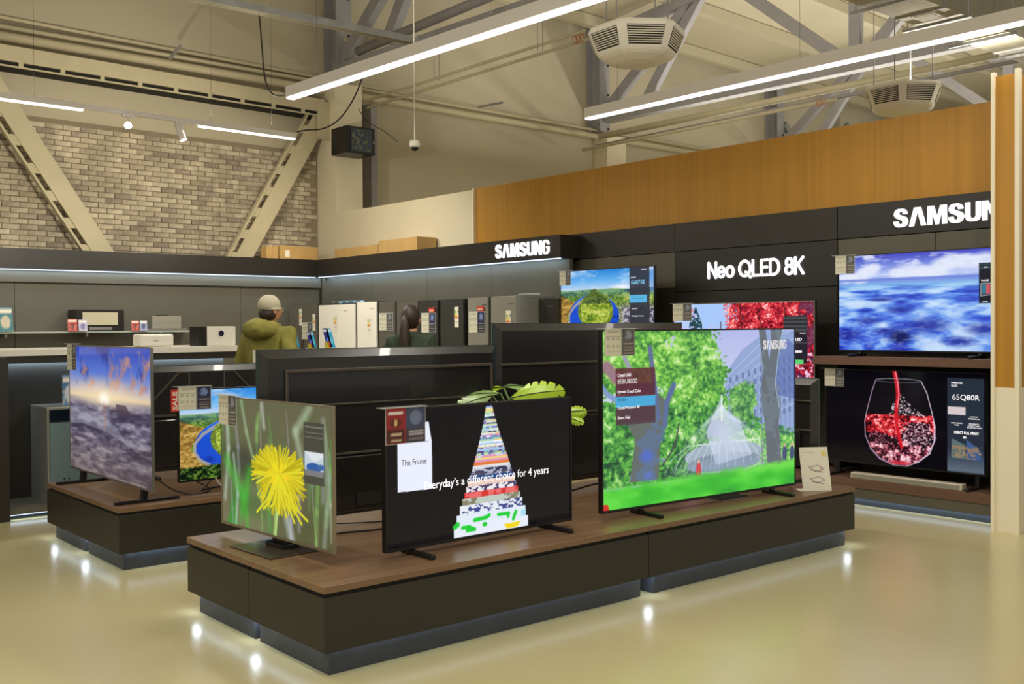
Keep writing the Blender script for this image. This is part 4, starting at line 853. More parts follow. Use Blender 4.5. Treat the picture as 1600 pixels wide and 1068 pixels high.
# info card on the right platform end
t = thing('info_stand', 'white leaning info card with product drawings at the platform right end', 'sign', (6.10, 4.14, .409), rad(-32))
c = Cv(60, 80, .65, (226, 222, 206)); c.ell(.84, .16, .09, .07, (226, 205, 120)); c.rect(.12, .12, .5, .135, (190, 190, 180)); c.rect(.12, .18, .6, .19, (200, 200, 190)); c.rect(.12, .3, .34, .31, (200, 200, 190)); c.rect(0, .9, 1, .905, (200, 196, 180))
for dy in (0, .26): c.line([(.28, .46 + dy), (.6, .42 + dy), (.8, .5 + dy), (.5, .56 + dy), (.28, .46 + dy)], .012, (110, 100, 110)); c.line([(.34, .52 + dy), (.74, .58 + dy)], .014, (70, 66, 76)); c.ell(.7, .48 + dy * .3, .03, .02, (220, 140, 130))
o = painted('print', .205, .30, c.out(), M_prt, t); o.rotation_euler = (rad(-14), rad(0), 0)
o2 = B(0, .205, .002, .006, 0, .30).build('back_sheet', M_paper, t); o2.rotation_euler = (rad(-14), 0, 0); B(-.02, .205, 0, .1, 0, .003).build('foot', M_paper, t)

# soundbar
t = thing('soundbar', 'long pale silver soundbar lying on the low ledge', 'soundbar', (7.955, 3.95, .233))
B(0, .07, .0, .98, 0, .05).build('body', mat('soundbar_silver', (200, 192, 176), .4, metal=.2), t, .006); B(-.002, .0, .02, .96, .008, .04).build('grille', M_inox, t)
# desk grommets on the platform top
t = thing('cable_outlet', 'black rectangular cable outlet in the top under the fountain screen', 'outlet', (5.36, 4.25, .4095)); B(0, .30, 0, .12, 0, .004).build('frame', M_silver, t); B(.01, .29, .01, .11, .004, .007).build('insert', M_seam, t)

# cables
def cable(label, pts, r=.004, n=6, sub=6, m=None, name='power_cable', cat='cable'):
    P = [Vector(p) for p in pts]; out = []
    for i in range(len(P) - 1):
        p0, p1, p2, p3 = P[max(i - 1, 0)], P[i], P[i + 1], P[min(i + 2, len(P) - 1)]
        for k in range(sub):
            u = k / sub; out.append(.5 * ((2 * p1) + (p2 - p0) * u + (2 * p0 - 5 * p1 + 4 * p2 - p3) * u * u + (-p0 + 3 * p1 - 3 * p2 + p3) * u ** 3))
    out.append(P[-1]); o = MB().tube(out, r, n).build(name, m or M_cable, None, 0, True); return tag(o, label, cat)
cable('black cable looping from the sunset screen onto the left platform', [(2.62, 7.1, .75), (2.68, 7.05, .60), (2.78, 6.95, .47), (2.9, 6.85, .415), (3.05, 6.9, .415), (3.1, 7.05, .43), (3.0, 7.2, .5)], .006)
cable('black cable lying behind the valley screen on the left platform', [(3.05, 7.0, .415), (3.4, 7.1, .415), (3.7, 6.95, .415), (4.1, 7.1, .415)], .006)
cable('thin black cable across the platform between dandelion and pyramid screens', [(2.62, 4.9, .414), (2.95, 5.0, .414), (3.2, 4.95, .414), (3.5, 5.1, .414), (3.9, 5.0, .414)], .005)
cable('thin black cable behind the pyramid screen near the rear edge', [(2.8, 5.25, .46), (3.1, 5.22, .42), (3.45, 5.1, .414), (3.8, 5.1, .414)], .004)
cable('black cable between the pyramid and fountain screens at the rear', [(4.9, 5.2, .414), (5.2, 5.3, .414), (5.5, 5.35, .414), (5.8, 5.3, .45)], .006)

# ================================================================== PLANT
def leaf_mesh(L, Wd, nl, seed):
    R = random.Random(seed); mb = MB(); N = nl
    # halves with finger lobes
    for sgn in (-1, 1):
        for k in range(N):
            u0 = k / N; u1 = (k + .72) / N
            def hw(u): return Wd * (math.sin(PI * min(1, (u * .93 + .1))) ** .7)
            x0, x1 = L * u0, L * (u0 + .66 / N); sl = .34 * L * (1 - .3 * u0)
            w0, w1 = hw(u0), hw(u1); zz = lambda x, y: -.35 * (y * y) / Wd - .25 * x * x / L
            P = [(x0, 0), (x1 + .06 * L, 0), (x1 + sl * .45 + .02 * L, sgn * w1 * .5), (x1 + sl * .6, sgn * w1 * .95), (x0 + sl * .7, sgn * w0 * 1.0), (x0 + sl * .35, sgn * w0 * .55)]
            n = len(mb.v); mb.v += [(min(px, L * 1.08), py, zz(px, py)) for px, py in P]
            q = [n, n + 1, n + 2, n + 5]; q2 = [n + 5, n + 2, n + 3, n + 4]
            for f_ in (q, q2): mb.f.append(tuple(f_ if sgn > 0 else f_[::-1])); mb.mi.append(0)
    return mb
M_leafb = mat('monstera_leaf_bright', (158, 190, 30), .35, noise=.12, scale=(8, 8, 8)); M_leafd = mat('monstera_leaf_pale', (128, 156, 92), .3, noise=.2, scale=(10, 10, 10)); M_vein = mat('leaf_midrib', (50, 76, 20), .5); M_stem = mat('leaf_stem', (76, 104, 40), .5)
pl = thing('potted_monstera', 'potted monstera plant with cut leaves above the pyramid screen', 'plant', (4.25, 4.86, .409))
MB().lathe([(.06, 0), (.085, .01), (.11, .16), (.115, .17), (.105, .17), (.1, .15)], n=24).build('pot', mat('pot_dark', (52, 50, 48), .5), pl, 0, True); MB().lathe([(.1, 0), (.1, .008)], (0, 0, .145), n=20).build('soil', mat('soil', (50, 38, 28), .9, noise=.3, scale=(40, 40, 40)), pl)
D0 = Vector(pl.location)
for (b0, b1, nrm, Wd, mm) in (((782, 614, 6.45), (708, 609, 6.5), (-.2, -.5, .8), .085, M_leafd), ((788, 606, 6.6), (735, 602, 6.7), (-.4, -.3, .9), .07, M_leafb), ((770, 618, 6.3), (725, 622, 6.1), (-.5, -.6, .6), .06, M_leafd),
                          ((796, 622, 6.3), (878, 601, 6.35), (-.45, -.75, .50), .095, M_leafb), ((786, 604, 6.6), (845, 594, 6.8), (-.2, -.4, .9), .08, M_leafd),
                          ((884, 644, 6.6), (914, 638, 6.6), (-.5, -.6, .6), .055, M_leafb), ((886, 652, 6.6), (906, 655, 6.5), (-.5, -.6, .5), .035, M_leafb)):
    a_ = at(*b0); e_ = at(*b1); X_ = (e_ - a_); L = X_.length; X_.normalize(); N_ = Vector(nrm); N_ = (N_ - X_ * N_.dot(X_)).normalized(); Y_ = N_.cross(X_)
    o = leaf_mesh(L, Wd, 6, 1).build('leaf', mm, pl); sd = o.modifiers.new('solid', 'SOLIDIFY'); sd.thickness = .002
    mt = Matrix((X_, Y_, N_)).transposed().to_4x4(); mt.translation = a_ - D0; o.matrix_local = mt
    mr = MB(); mr.tube([(L * i / 6, 0, -.25 * (L * i / 6) ** 2 / L + .002) for i in range(7)], [.004 * (1 - i / 9) for i in range(7)], 5); mr.build('midrib', M_vein, o)
    q = a_ - D0; MB().tube([(q.x * .1, q.y * .1, .15), (q.x * .5, q.y * .5, q.z * .75), tuple(q)], .005, 6).build('stem', M_stem, pl, 0, True)

# ================================================================== FRIDGES (front plane x = 7.7)
XF = 7.7
def ypx(px, x=XF):    # where a viewing direction meets the fridge fronts
    r = CM @ Vector(((px - 800) / F, 20 / F, -1)); return x * r.y / r.x
def energy():
    c = Cv(8, 20, .4, (236, 232, 214))
    for i, col in enumerate([(60, 160, 80), (120, 190, 70), (200, 210, 60), (240, 200, 50), (240, 160, 50), (220, 70, 50)]): c.rect(.15, .2 + .06 * i, .4 + .08 * i, .25 + .06 * i, col)
    c.rect(.75, .2, .92, .27, (50, 55, 70)); c.rect(.2, .7, .8, .74, (190, 188, 176)); return c.out()
EN = energy()
def fridge(label, px0, px1, front, side, dz, doors=1, en=None, name='refrigerator', split=None, sidepx=0, xoff=0, extras=()):
    x = XF + xoff; y1, y0 = ypx(px0, x), ypx(px1, x); w_ = y1 - y0; t = thing(name, label, 'refrigerator', (x, y0, 0))
    t.location = (x, y1, 0); t.rotation_euler = (0, 0, -PI / 2)
    B(0, w_, .03, min(.6, 8.28 - x), .03, dz).build('body', side, t, .004); mb = MB(); mb.bx(.02, .06, .05, .5, 0, .03); mb.bx(w_ - .06, w_ - .02, .05, .5, 0, .03); mb.build('foot', M_seam, t)
    if doors == 2:
        s = split or .5
        for a, b, hx in ((.002, w_ * s - .003, w_ * s - .04), (w_ * s + .003, w_ - .002, w_ * s + .012)):
            d = B(a, b, 0, .028, .04, dz - .006).build('door', front, t, .003)
            if front is not M_fwhite: B(hx, hx + .025, -.003, .0, dz * .5, dz * .85).build('handle', side if front is M_fwhite else M_seam, d)
    else:
        d = B(.002, w_ - .002, 0, .028, .62, dz - .006).build('door', front, t, .003); B(.012, .03, -.003, .0, .7, 1.0).build('handle', M_seam, d)
        B(.002, w_ - .002, 0, .028, .04, .612).build('freezer_door', front, t, .003)
    mb = MB(); add_text(mb, 'SAMSUNG', w_ * .72, dz - .1, .09, .012, -.002, .02); mb.build('logo', M_txtk if front in (M_fwhite, M_inox) else M_silver, t)
    for e in (en or []):
        painted('energy_label', .085, .25, EN, M_prt, t, w_ * e[0], dz - e[1] - .25, -.004)
    return t, w_
fridge('grey side by side refrigerator in the corner nearest the left wall', 452, 495, M_inoxd, M_fside, 1.90, 2, [(.38, .07), (.86, .15)])
for_w = fridge('white side by side refrigerator with blue film lying on top', 498, 554, M_fwhite, M_fside, 1.88, 2, [(.44, .14)], split=.56)
fridge('narrow white refrigerator between the white double one and a grey one', 558, 588, M_fwhite, M_fside, 1.90, 1, [(.55, .2)])
fridge('grey refrigerator with a sign right of the narrow white one', 592, 617, M_inoxd, M_fside, 1.89, 1)
fridge('steel grey refrigerator half hidden by the ponytailed person', 620, 653, M_inoxd, M_fside, 1.89, 1)
fridge('black refrigerator with sign behind the person\u2019s right shoulder', 655, 684, M_fblack, M_fside, 1.89, 1)
fridge('wider black refrigerator with energy label in the middle of the row', 688, 724, M_fblack, M_fside, 1.89, 1, [(.63, .1)])
fridge('silver refrigerator with big sign and red sale tag', 731, 762, M_inox, M_fside, 1.90, 1)
fridge('last silver refrigerator with energy label near the lit brand letters', 767, 806, M_inox, M_inox, 1.90, 1, [(.62, .17)])
fridge('dark brown refrigerator at the right end of the row', 818, 872, M_black, M_fside, 1.87, 1, [(.02, .1)], xoff=.35)
t = thing('packing_film', 'crumpled pale blue plastic film on top of the white refrigerator', 'film', (XF + .1, ypx(505), 1.882), -PI / 2)
mb = MB(); R = random.Random(3); g = [[(i * .06, j * .06, .01 + .05 * R.random()) for i in range(11)] for j in range(5)]; n = 0; mb.v = [p for r in g for p in r]
for j in range(4):
    for i in range(10): a = j * 11 + i; mb.f.append((a, a + 1, a + 12, a + 11)); mb.mi.append(0)
mb.build('sheet', mat('blue_film', (140, 180, 205), .15, alpha=.8), t)
t = thing('packing_film', 'twisted clear film on top of the last silver refrigerator', 'film', (XF + .05, ypx(800), 1.902), -PI / 2); MB().tube([(0, .05, .012), (.1, .1, .02), (.22, .05, .012), (.3, .12, .01)], .01, 6).build('sheet', M_acr, t, 0, True)
# A4 signs on fridges
def sign(label, px0, px1, z0, z1, kind, red=None):
    x = XF - .012; y1, y0 = ypx(px0, x), ypx(px1, x); t = thing('price_sign', label, 'sign', (x, y1, z1), -PI / 2); w_ = y1 - y0; h_ = z1 - z0
    painted('print', w_, h_, paint_price(kind), M_prt, t, 0, -h_, -.002); B(-.01, w_ + .01, -.001, .006, -h_ - .01, .01).build('holder', M_acr, t)
    if red:
        s = thing('sale_tag', red, 'tag', (x - .004, y1 - w_ * .55, z1 + .012), -PI / 2); B(0, .13, -.003, 0, 0, .055).build('panel', M_red, s); mb = MB(); add_text(mb, 'sale', .02, .012, .09, .03, -.005, .02); mb.build('lettering', M_paper, s)
sign('grey and blue sign on the grey refrigerator left of the ponytailed person', 593, 613, 1.51, 1.73, 'grey')
sign('cream and blue sign beside the ponytailed person\u2019s ear', 659, 680, 1.48, 1.72, 'blue', 'red sale tag above the sign by the ponytailed person')
sign('cream and blue sign on the silver refrigerator', 733, 757, 1.48, 1.72, 'blue', 'red sale tag above the sign on the silver refrigerator')
sign('small clear framed sign on the grey double refrigerator', 472, 488, 1.38, 1.62, 'grey')
# promo table with slanted blue cards
pt = thing('promo_table', 'slim dark table holding the blue promotional cards before the refrigerators', 'table', (6.95, 0, 0)); pt.location = (6.85, 11.0, 0)
B(0, .45, 0, 2.6, 1.23, 1.26).build('tabletop', M_dark, pt); 
for (a, b) in ((.03, .03), (.38, .03), (.03, 2.53), (.38, 2.53)): B(a, a + .04, b, b + .04, 0, 1.23).build('leg', M_dark, pt)
def promo(label, px, z, s=1.0):
    y = ypx(px, 6.95); t = thing('promo_card', label, 'card', (6.95, y, 1.26), -PI / 2)
    for (dx, c1, c2) in ((0, (24, 40, 130), (90, 120, 220)), (.085, (50, 160, 210), (110, 200, 230))):
        c = Cv(10, 20, .5, c1); c.rect(.1, .1, .9, .2, (220, 230, 245)); c.ell(.5, .65, .3, .15, c2)
        o = painted('print', .13 * s, .25 * s, c.out(), M_prt, t, 0, 0, -.01); sh_ = Matrix(((1, 0, -.5, dx * s), (0, 1, 0, 0), (0, 0, 1, .03), (0, 0, 0, 1)))
        o.data.transform(sh_); o.location = (.1, 0, 0)
    c = Cv(14, 10, 1.6, (226, 190, 50)); n = c.noise(5, 4, 2, 5); c.blend(n > .5, (200, 50, 40)); c.blend(n < .38, (110, 170, 60)); painted('fruit_print', .14 * s, .1 * s, c.out(), M_prt, t, .07, 0, -.03); B(0, .2 * s, -.02, .05, 0, .02).build('base', M_wgloss, t)
promo('blue promotional card with fruit print beside the capped person', 452, 1.1); promo('blue promotional card with fruit print at the grey double refrigerator', 480, 1.1, .8); promo('blue promotional card with fruit print before the white double refrigerator', 506, 1.1)

# ================================================================== cardboard boxes on the canopy
def carton(label, x0, x1, y0, y1, z0, z1, tape=None):
    t = thing('cardboard_box', label, 'box', (x0, y0, z0)); B(0, x1 - x0, 0, y1 - y0, 0, z1 - z0).build('carton', M_card, t, .004)
    B(-.001, x1 - x0 + .001, (y1 - y0) * .45, (y1 - y0) * .45 + .03, z1 - z0 - .001, z1 - z0 + .001).build('tape', M_tape, t); return t
carton('longest flat cardboard box lying on the canopy against the cream wall', 8.24, 8.56, 11.75, 12.72, 2.602, 2.79)
carton('long flat cardboard box end to end with the longest one on the canopy', 8.24, 8.5, 12.73, 13.95, 2.602, 2.745)
t = carton('taller cardboard box with white label in the canopy corner', 7.55, 8.2, 14.38, 14.6, 2.602, 2.80); B(.08, .16, -.003, 0, .03, .13).build('label_sticker', M_paper, t)
carton('narrow upright cardboard box beside the labelled one', 7.33, 7.44, 14.4, 14.58, 2.602, 2.78); carton('narrow cardboard box touching the labelled corner box', 7.44, 7.53, 14.4, 14.58, 2.602, 2.785)

# ================================================================== HALL STEELWORK
# long pipes along the far wall
def lineobj(label, cat, name, s0, z0, s1, z1, t_, r, m, n=10):
    o = MB().tube([HP(s0, t_, z0), HP(s1, t_, z1)], r, n).build(name, m, None, 0, True); return tag(o, label, cat)
lineobj('thick cream pipe running the whole length of the far wall', 'pipe', 'wall_pipe', -7, 5.31, 14, 5.50, .28, .06, M_steelb)
lineobj('thinner grey pipe just above the thick cream wall pipe', 'pipe', 'wall_pipe', -7, 5.46, 14, 5.66, .18, .03, M_steelb)
mb = MB(); hbox(mb, -7, 14, 0, .1, 5.60, 5.64); o = mb.build('wall_rail', M_steelb); tag(o, 'flat grey steel rail fixed along the far wall above the pipes', 'rail')
# battened horizontal member over the bricks
bt = thing('battened_beam', 'horizontal cream steel beam with long slots above the brick facing', 'beam', (0, 0, 0))
mb = MB(); hbox(mb, -7, -.1, .1, .42, 4.99, 5.19); mb.build('web', M_steelb, bt); mb = MB(); hbox(mb, -7, -.1, .40, .43, 4.915, 4.935); mb.build('angle', M_steelb, bt)
for k in range(13):
    s = -6.9 + k * .53; mb = MB(); hbox(mb, s, s + .06, .395, .42, 4.93, 4.99); mb.build('batten', M_steelb, bt)
mb = MB(); hbox(mb, -7, -.1, .02, .38, 4.93, 4.99); mb.build('dark_core', M_seam, bt)
# V braces, laced
def brace(label, s0, z0, s1, z1):
    t = thing('steel_brace', label, 'brace'); a, b = HP(s0, .35, z0), HP(s1, .35, z1); n_ = EX
    MB().beam(a, b, .26, .03, EY).build('flange', M_steelb, t)
    off = EX * -.27
    MB().beam(a + off, b + off, .03, .08, EY).build('angle', M_steelb, t)
    for k in range(7): u = .08 + k * .14; p = a.lerp(b, u); q = p + (b - a).normalized() * .16; MB().quadbox([p + off, p, q, q + off, p + off + EY * .01, p + EY * .01, q + EY * .01, q + off + EY * .01]).build('lacing_plate', M_steelb, t)
brace('left diagonal steel brace crossing the brick facing', -5.25, 4.95, -3.62, 2.5); brace('right diagonal steel brace crossing the brick facing near the column', -.12, 4.95, -1.62, 2.5)
# gusset plate at the column
mb = MB(); hbox(mb, -.25, .35, .40, .44, 4.55, 5.15); o = mb.build('gusset_plate', M_steelb); tag(o, 'cream steel gusset plate where brace and column meet', 'plate')
# trusses perpendicular to the far wall
def truss(s, label, webs, zc=5.85):
    t = thing('roof_truss', label, 'truss')
    for dz, nm in ((0, 'bottom_chord'),): MB().beam(HP(s, .2, zc - .05), HP(s, 26, zc + .25), .22, .16).build(nm, M_steel, t)
    MB().beam(HP(s, .2, roofz(.2) - .3), HP(s, 26, roofz(26) - .3), .2, .2).build('top_chord', M_steel, t)
    for (a, za, b, zb) in webs: MB().beam(HP(s, a, za), HP(s, b, min(zb, roofz(b) - .3)), .2, .14, EX).build('web_member', M_steel, t)
W2 = [(.3, 5.9, 2.6, 8.0), (1.35, 5.9, 2.75, 8.0), (3.0, 8.2, 5.75, 5.95), (5.9, 5.9, 5.9, 8.3), (6.05, 5.95, 8.8, 9.0), (9.0, 8.7, 11.8, 6.0), (11.9, 5.95, 11.9, 9.0)]
truss(.30, 'steel roof truss above the cream column with the network cabinet', [(.2, 5.75, 2.4, 7.5), (1.55, 5.95, 2.9, 7.9), (4.0, 8.0, 6.0, 6.0), (6.1, 6, 8.8, 8.8)], 5.8)
truss(6.8, 'steel roof truss passing above the two white air units', W2, 5.85)
truss(13.4, 'steel roof truss farther off in the dim part of the hall', W2, 5.7)
xb = thing('cross_bracing', 'crossed steel bars bracing the far bay above the oak wall', 'brace')
for (a, za, b, zb) in ((13.7, 6.6, 16.6, 4.6), (13.9, 4.6, 17.0, 7.0), (17.2, 6.6, 20, 4.6), (16.8, 4.6, 19.8, 7.0)): MB().beam(HP(a, .3, za), HP(b, .3, zb), .17, .1, EY).build('bar', M_steel, xb)
# cable tray, bent pipe, twin pipes
t = thing('cable_tray', 'galvanised cable tray hanging across the upper left hall', 'tray'); a, b = HP(-4.8, 4.2, 5.05), HP(-1.05, 4.2, 5.15)
MB().beam(a, b, .12, .006).build('tray_bed', M_galv, t); MB().beam(a + EY * -.06, b + EY * -.06, .004, .08).build('side', M_galvh, t); MB().beam(a + EY * .06, b + EY * .06, .004, .08).build('side', M_galv, t)
cable('cream pipe with a right angle bend beside the column top', [HP(.30, .2, 7.6), HP(.30, .2, 7.0), HP(.30, .22, 6.6), HP(.30, .25, 6.35), HP(.36, .5, 6.18), HP(.45, .9, 6.16), HP(.5, 1.5, 6.2)], .05, 8, 5, M_steelb, 'bent_pipe', 'pipe')
def ypipe(label, s, t0, z0, t1, z1, r, m, name='ceiling_pipe', cat='pipe'):
    o = MB().tube([HP(s, t0, z0), HP(s, t1, z1)], r, 8).build(name, m, None, 0, True); return tag(o, label, cat)
ypipe('upper one of the twin thin pipes slanting towards the nearer air unit', .35, .85, 5.16, 5.6, 5.30, .022, M_steelb); ypipe('lower one of the twin thin pipes slanting towards the nearer air unit', .45, .8, 5.08, 5.6, 5.22, .022, M_steelb)
t = thing('pipe_hanger', 'pair of thin rods holding the twin pipes', 'hanger'); mb = MB()
for tt in (2.6, 4.75):
    for s in (.35, .45): mb.tube([HP(s, tt, 5.2), HP(s, tt, 5.72)], .006, 5)
mb.build('rod', M_steel, t)
ypipe('thick grey pipe following the roof truss in the upper middle', .2, .9, 5.92, 7.5, 6.25, .075, M_steel)
ypipe('long grey conduit below the right hand light tube', 6.0, .8, 5.1, 9.5, 5.3, .035, M_steel, 'conduit', 'pipe'); ypipe('cream conduit parallel to the long light tube ending in orange ties', 5.6, .8, 4.98, 6.2, 5.1, .03, M_steelb, 'conduit', 'pipe'); ypipe('broad grey cable channel above the right hand light tube', 6.1, .8, 5.30, 8.5, 5.45, .06, M_steelb, 'conduit', 'pipe')
for i, (a_, b_) in enumerate(((at(265, 92, 14.0), at(284, 70, 13.4)), (at(748, 167, 17.2), at(786, 160, 16.6)))):
    tag(MB().beam(a_, b_, .03, .03).build('wall_bracket', M_steel), ['small grey bracket on the far wall above the brick facing', 'small grey bracket above the wall pipes right of the dome camera'][i], 'bracket')
# orange cable ties
for i, (s, tt, z) in enumerate(((5.6, 6.0, 5.08), (.4, 5.5, 5.24))):
    mb = MB()
    for k in range(3):
        p = HP(s, tt - k * .06, z); mb.tube([p + Vector((0, 0, .06)), p + EX * .05, p - Vector((0, 0, .07)), p - EX * .05, p + Vector((0, 0, .06))], .008, 5)
    tag(mb.build('cable_tie', mat('orange_tie', (196, 120, 90), .5)), ['orange cable ties near the farther air unit', 'orange cable ties left of the nearer air unit'][i], 'tie')
# duct
dt = thing('air_duct', 'large galvanised rectangular air duct in the upper right', 'duct', (10.0, 5.66, 5.0))
for k in range(9): B(-.2 + k * 1.2, .99 + k * 1.2, 0, .56, 0, .62).build('duct_section', M_galv, dt, .002)
for k in range(10): B(-.22 + k * 1.2, -.20 + k * 1.2, -.015, .575, -.015, .63).build('flange', M_galvh, dt)
for k in range(8):
    x = .3 + k * 1.1; B(x, x + .04, -.1, .72, -.05, -.015).build('hanger_bar', M_galvh, dt); mb = MB(); mb.tube([(x + .02, -.06, -.05), (x + .02, -.06, 3.2)], .008, 5); mb.tube([(x + .02, .66, -.05), (x + .02, .66, 3.2)], .008, 5); mb.build('rod', M_galvh, dt)
B(1.0, 1.3, .14, .4, -.02, 0).build('grille_frame', M_wgloss, dt); B(1.03, 1.27, .17, .37, -.024, -.019).build('grille', M_lamp, dt)

# ================================================================== LIGHT TUBES
def tube_light(label, a, b, wd=.09, name='light_tube', cables=True, power=0):
    a = Vector(a); b = Vector(b); t = thing(name, label, 'lamp')
    MB().beam(a, b, wd, wd).build('housing', M_lamp, t, .008); d = Vector((0, 0, -wd / 2 - .006)); e = (b - a).normalized() * .01
    MB().beam(a + d - e * 0, b + d, wd * .8, .022).build('diffuser', M_led, t, .004)
    if cables:
        mb = MB(); L = (b - a).length; n = max(1, int(L / 2.2))
        for k in range(n + 1): p = a.lerp(b, (k + .2) / (n + .6)); mb.tube([p + Vector((0, 0, wd / 2)), p + Vector((0, 0, 3.2))], .0015, 4)
        mb.build('suspension_wire', M_cable, t)
    return t
tube_light('light tube starting above the network cabinet and running out of frame at the top', (4.726, 8.78, 3.745), (4.95, 2.6, 3.745), .1)
tube_light('longest light tube running from the middle to the upper right corner', (7.587, 7.74, 3.745), (7.62, 2.2, 3.745), .1)
tk = thing('light_track', 'white ceiling track carrying two spotlights over the left aisle', 'track'); MB().beam((3.404, 10.52, 3.73), (4.625, 10.60, 3.73), .045, .045).build('rail', M_lamp, tk); 
tube_light('short light tube at the left edge ending at the spotlight track', (1.6, 10.44, 3.73), (3.404, 10.52, 3.73), .06); tube_light('short light tube right of the spotlights over the left aisle', (4.625, 10.60, 3.73), (5.79, 10.66, 3.73), .06)
tube_light('added light tube out of frame above the front aisle', (1.3, 6.0, 4.3), (1.6, -1, 4.3), .1, cables=False)  # unseen tube, added to go with the fill rows
# spotlights
for i, (p, dr, lb) in enumerate((((3.85, 10.53, 3.60), (-.335, -.92, -.18), 'spotlight glaring straight at the viewer from the left track'), ((4.42, 10.585, 3.60), (.25, -.12, -.75), 'small white cylindrical spotlight tilted down from the left track'))):
    t = thing('spotlight', lb, 'lamp', p); d = Vector(dr).normalized(); MB().tube([d * -.10, d * .08], .035, 16).build('barrel', M_lamp, t, 0, True)
    MB().tube([d * .08, d * .084], .034, 16).build('lens', mat('spot_lens', (255, 255, 255), .5, emit=(255, 252, 245), es=60), t); B(-.06, .06, -.02, .02, .08, .11).build('adapter', M_lamp, t); MB().tube([(0, 0, .0), (0, 0, .09)], .01, 8).build('pivot', M_lamp, t)
spot('track_and_fill_spot', (3.9, 10.5, 3.5), (4.6, 15, 3.1), 260, WARM, 95)
spot('track_and_fill_spot', (5.9, 12.2, 3.7), (8.6, 13.0, 2.95), 170, WARM, 120, 1.)
spot('track_and_fill_spot', (5.0, 10.7, 3.6), (7.9, 11.6, 1.3), 160, NEUT, 90, 1.)  # added fill for the fridge fronts, no spotlight built here
spot('track_and_fill_spot', (6.6, 11.5, 3.6), (5.9, 15, 3.1), 140, WARM, 90)
spot('track_and_fill_spot', (5.2, 2.0, 3.6), (7.75, 3.5, 1.8), 90, NEUT, 60)  # unseen spot aimed at the wing end, not on the track

# ================================================================== air units
def air_unit(label, cx, cy, cz, rz):
    t = thing('air_unit', label, 'air unit', (cx, cy, cz), rz); W_ = mat('air_unit_white', (244, 238, 226), .4)
    def ring(r, z, cut=.12):
        out = []
        for k in range(6):
            a0, a1, a2 = rad(60 * k - 30), rad(60 * k + 30), rad(60 * k + 90)
            p0, p1, p2 = [Vector((r * math.cos(a), r * math.sin(a), z)) for a in (a0, a1, a2)]
            out += [p1.lerp(p0, cut), p1.lerp(p2, cut)]
        return [tuple(p) for p in out]
    lv = [(.50, .24), (.515, .21), (.42, -.01), (.40, -.035), (.36, -.06), (.24, -.10), (.12, -.115)]
    mb = MB(); mb.v = [p for r_, z in lv for p in ring(r_, z)]
    for i in range(len(lv) - 1):
        for k in range(12): j = (k + 1) % 12; mb.f.append((i * 12 + k, (i + 1) * 12 + k, (i + 1) * 12 + j, i * 12 + j)); mb.mi.append(0)
    mb.f.append(tuple(range(12))); mb.f.append(tuple((len(lv) - 1) * 12 + k for k in reversed(range(12)))); mb.mi += [0, 0]
    mb.build('casing', W_, t)
    for q in range(6):
        mt = Matrix.Rotation(rad(60 * q), 3, 'Z')
        def pt(u, w2, o):
            r = (.515 - .095 * w2) * .866 + o; return mt @ Vector((r, u, .205 - .215 * w2))
        MB().quadbox([pt(-.16, .92, -.01), pt(.16, .92, -.01), pt(.16, .92, .003), pt(-.16, .92, .003), pt(-.19, .12, -.01), pt(.19, .12, -.01), pt(.19, .12, .003), pt(-.19, .12, .003)]).build('grille_recess', M_seam, t)
        for k in range(8):
            w2 = .18 + k * .095; e = .188 - .03 * w2; MB().beam(pt(-e, w2, .008), pt(e, w2, .008), .006, .011, mt @ Vector((1, 0, .3))).build('louvre', W_, t)
    for a in (45, 135, 225, 315):
        x, y = .36 * math.cos(rad(a)), .36 * math.sin(rad(a)); MB().tube([(x, y, .24), (x, y, 3.2)], .008, 5).build('hanger_rod', M_steel, t)
air_unit('nearer white suspended air unit with louvred sides above the light tube', 7.75, 7.2, 4.27, rad(235.6)); air_unit('farther white suspended air unit partly behind the oak wall', 12.35, 6.9, 4.30, rad(239))

# network cabinet, camera
t = thing('network_cabinet', 'black wall cabinet with glass door mounted high on the cream column', 'cabinet', (8.52, 14.03, 4.27))
B(0, .52, 0, .46, 0, .42).build('body', M_tvb, t, .005); B(.08, .46, -.012, 0, .03, .39).build('door', mat('smoked_glass', (52, 60, 64), .08), t); 
c = Cv(30, 34, .9, (44, 48, 48)); n = c.noise(10, 14, 4, 2); c.blend(n > .55, (110, 112, 96)); c.blend(n < .4, (50, 80, 120), .8); painted('cable_bundle', .34, .32, c.out(), M_prt, t, .09, .05, -.014)
B(.48, .5, -.015, 0, .18, .22).build('lock', M_silver, t)
t = thing('dome_camera', 'small white dome camera hanging on a cable from the ceiling', 'camera', at(648, 227, 10.2)); MB().lathe([(.012, .05), (.05, .045), (.055, .0), (.045, -.02)], n=16).build('housing', M_wgloss, t, 0, True); MB().lathe([(.04, -.015), (.036, -.035), (.02, -.05), (.004, -.055)], n=14).build('lens_dome', M_seam, t, 0, True); MB().tube([(0, 0, .05), (0, 0, 1.9)], .007, 6).build('cable', M_wgloss, t)
cable('black cable sagging from the tray to the end of the light tube', [at(399, 14, 12.6), at(405, 26, 12.5), at(409, 70, 11.8), at(414, 122, 11), at(424, 145, 10.8), at(437, 150, 10.6), at(452, 147, 10.3)], .009)
cable('black cable sagging from the light tube to the brace beside the track end', [at(571, 95, 13), at(563, 130, 13), at(548, 162, 13), at(528, 188, 13), at(504, 201, 13), at(480, 203, 13), at(464, 206, 13)], .010)
cable('thin grey wire strung down the wall behind the network cabinet', [at(560, 170, 15.2), at(575, 190, 15.5), at(600, 205, 16), at(621, 221, 16)], .006)
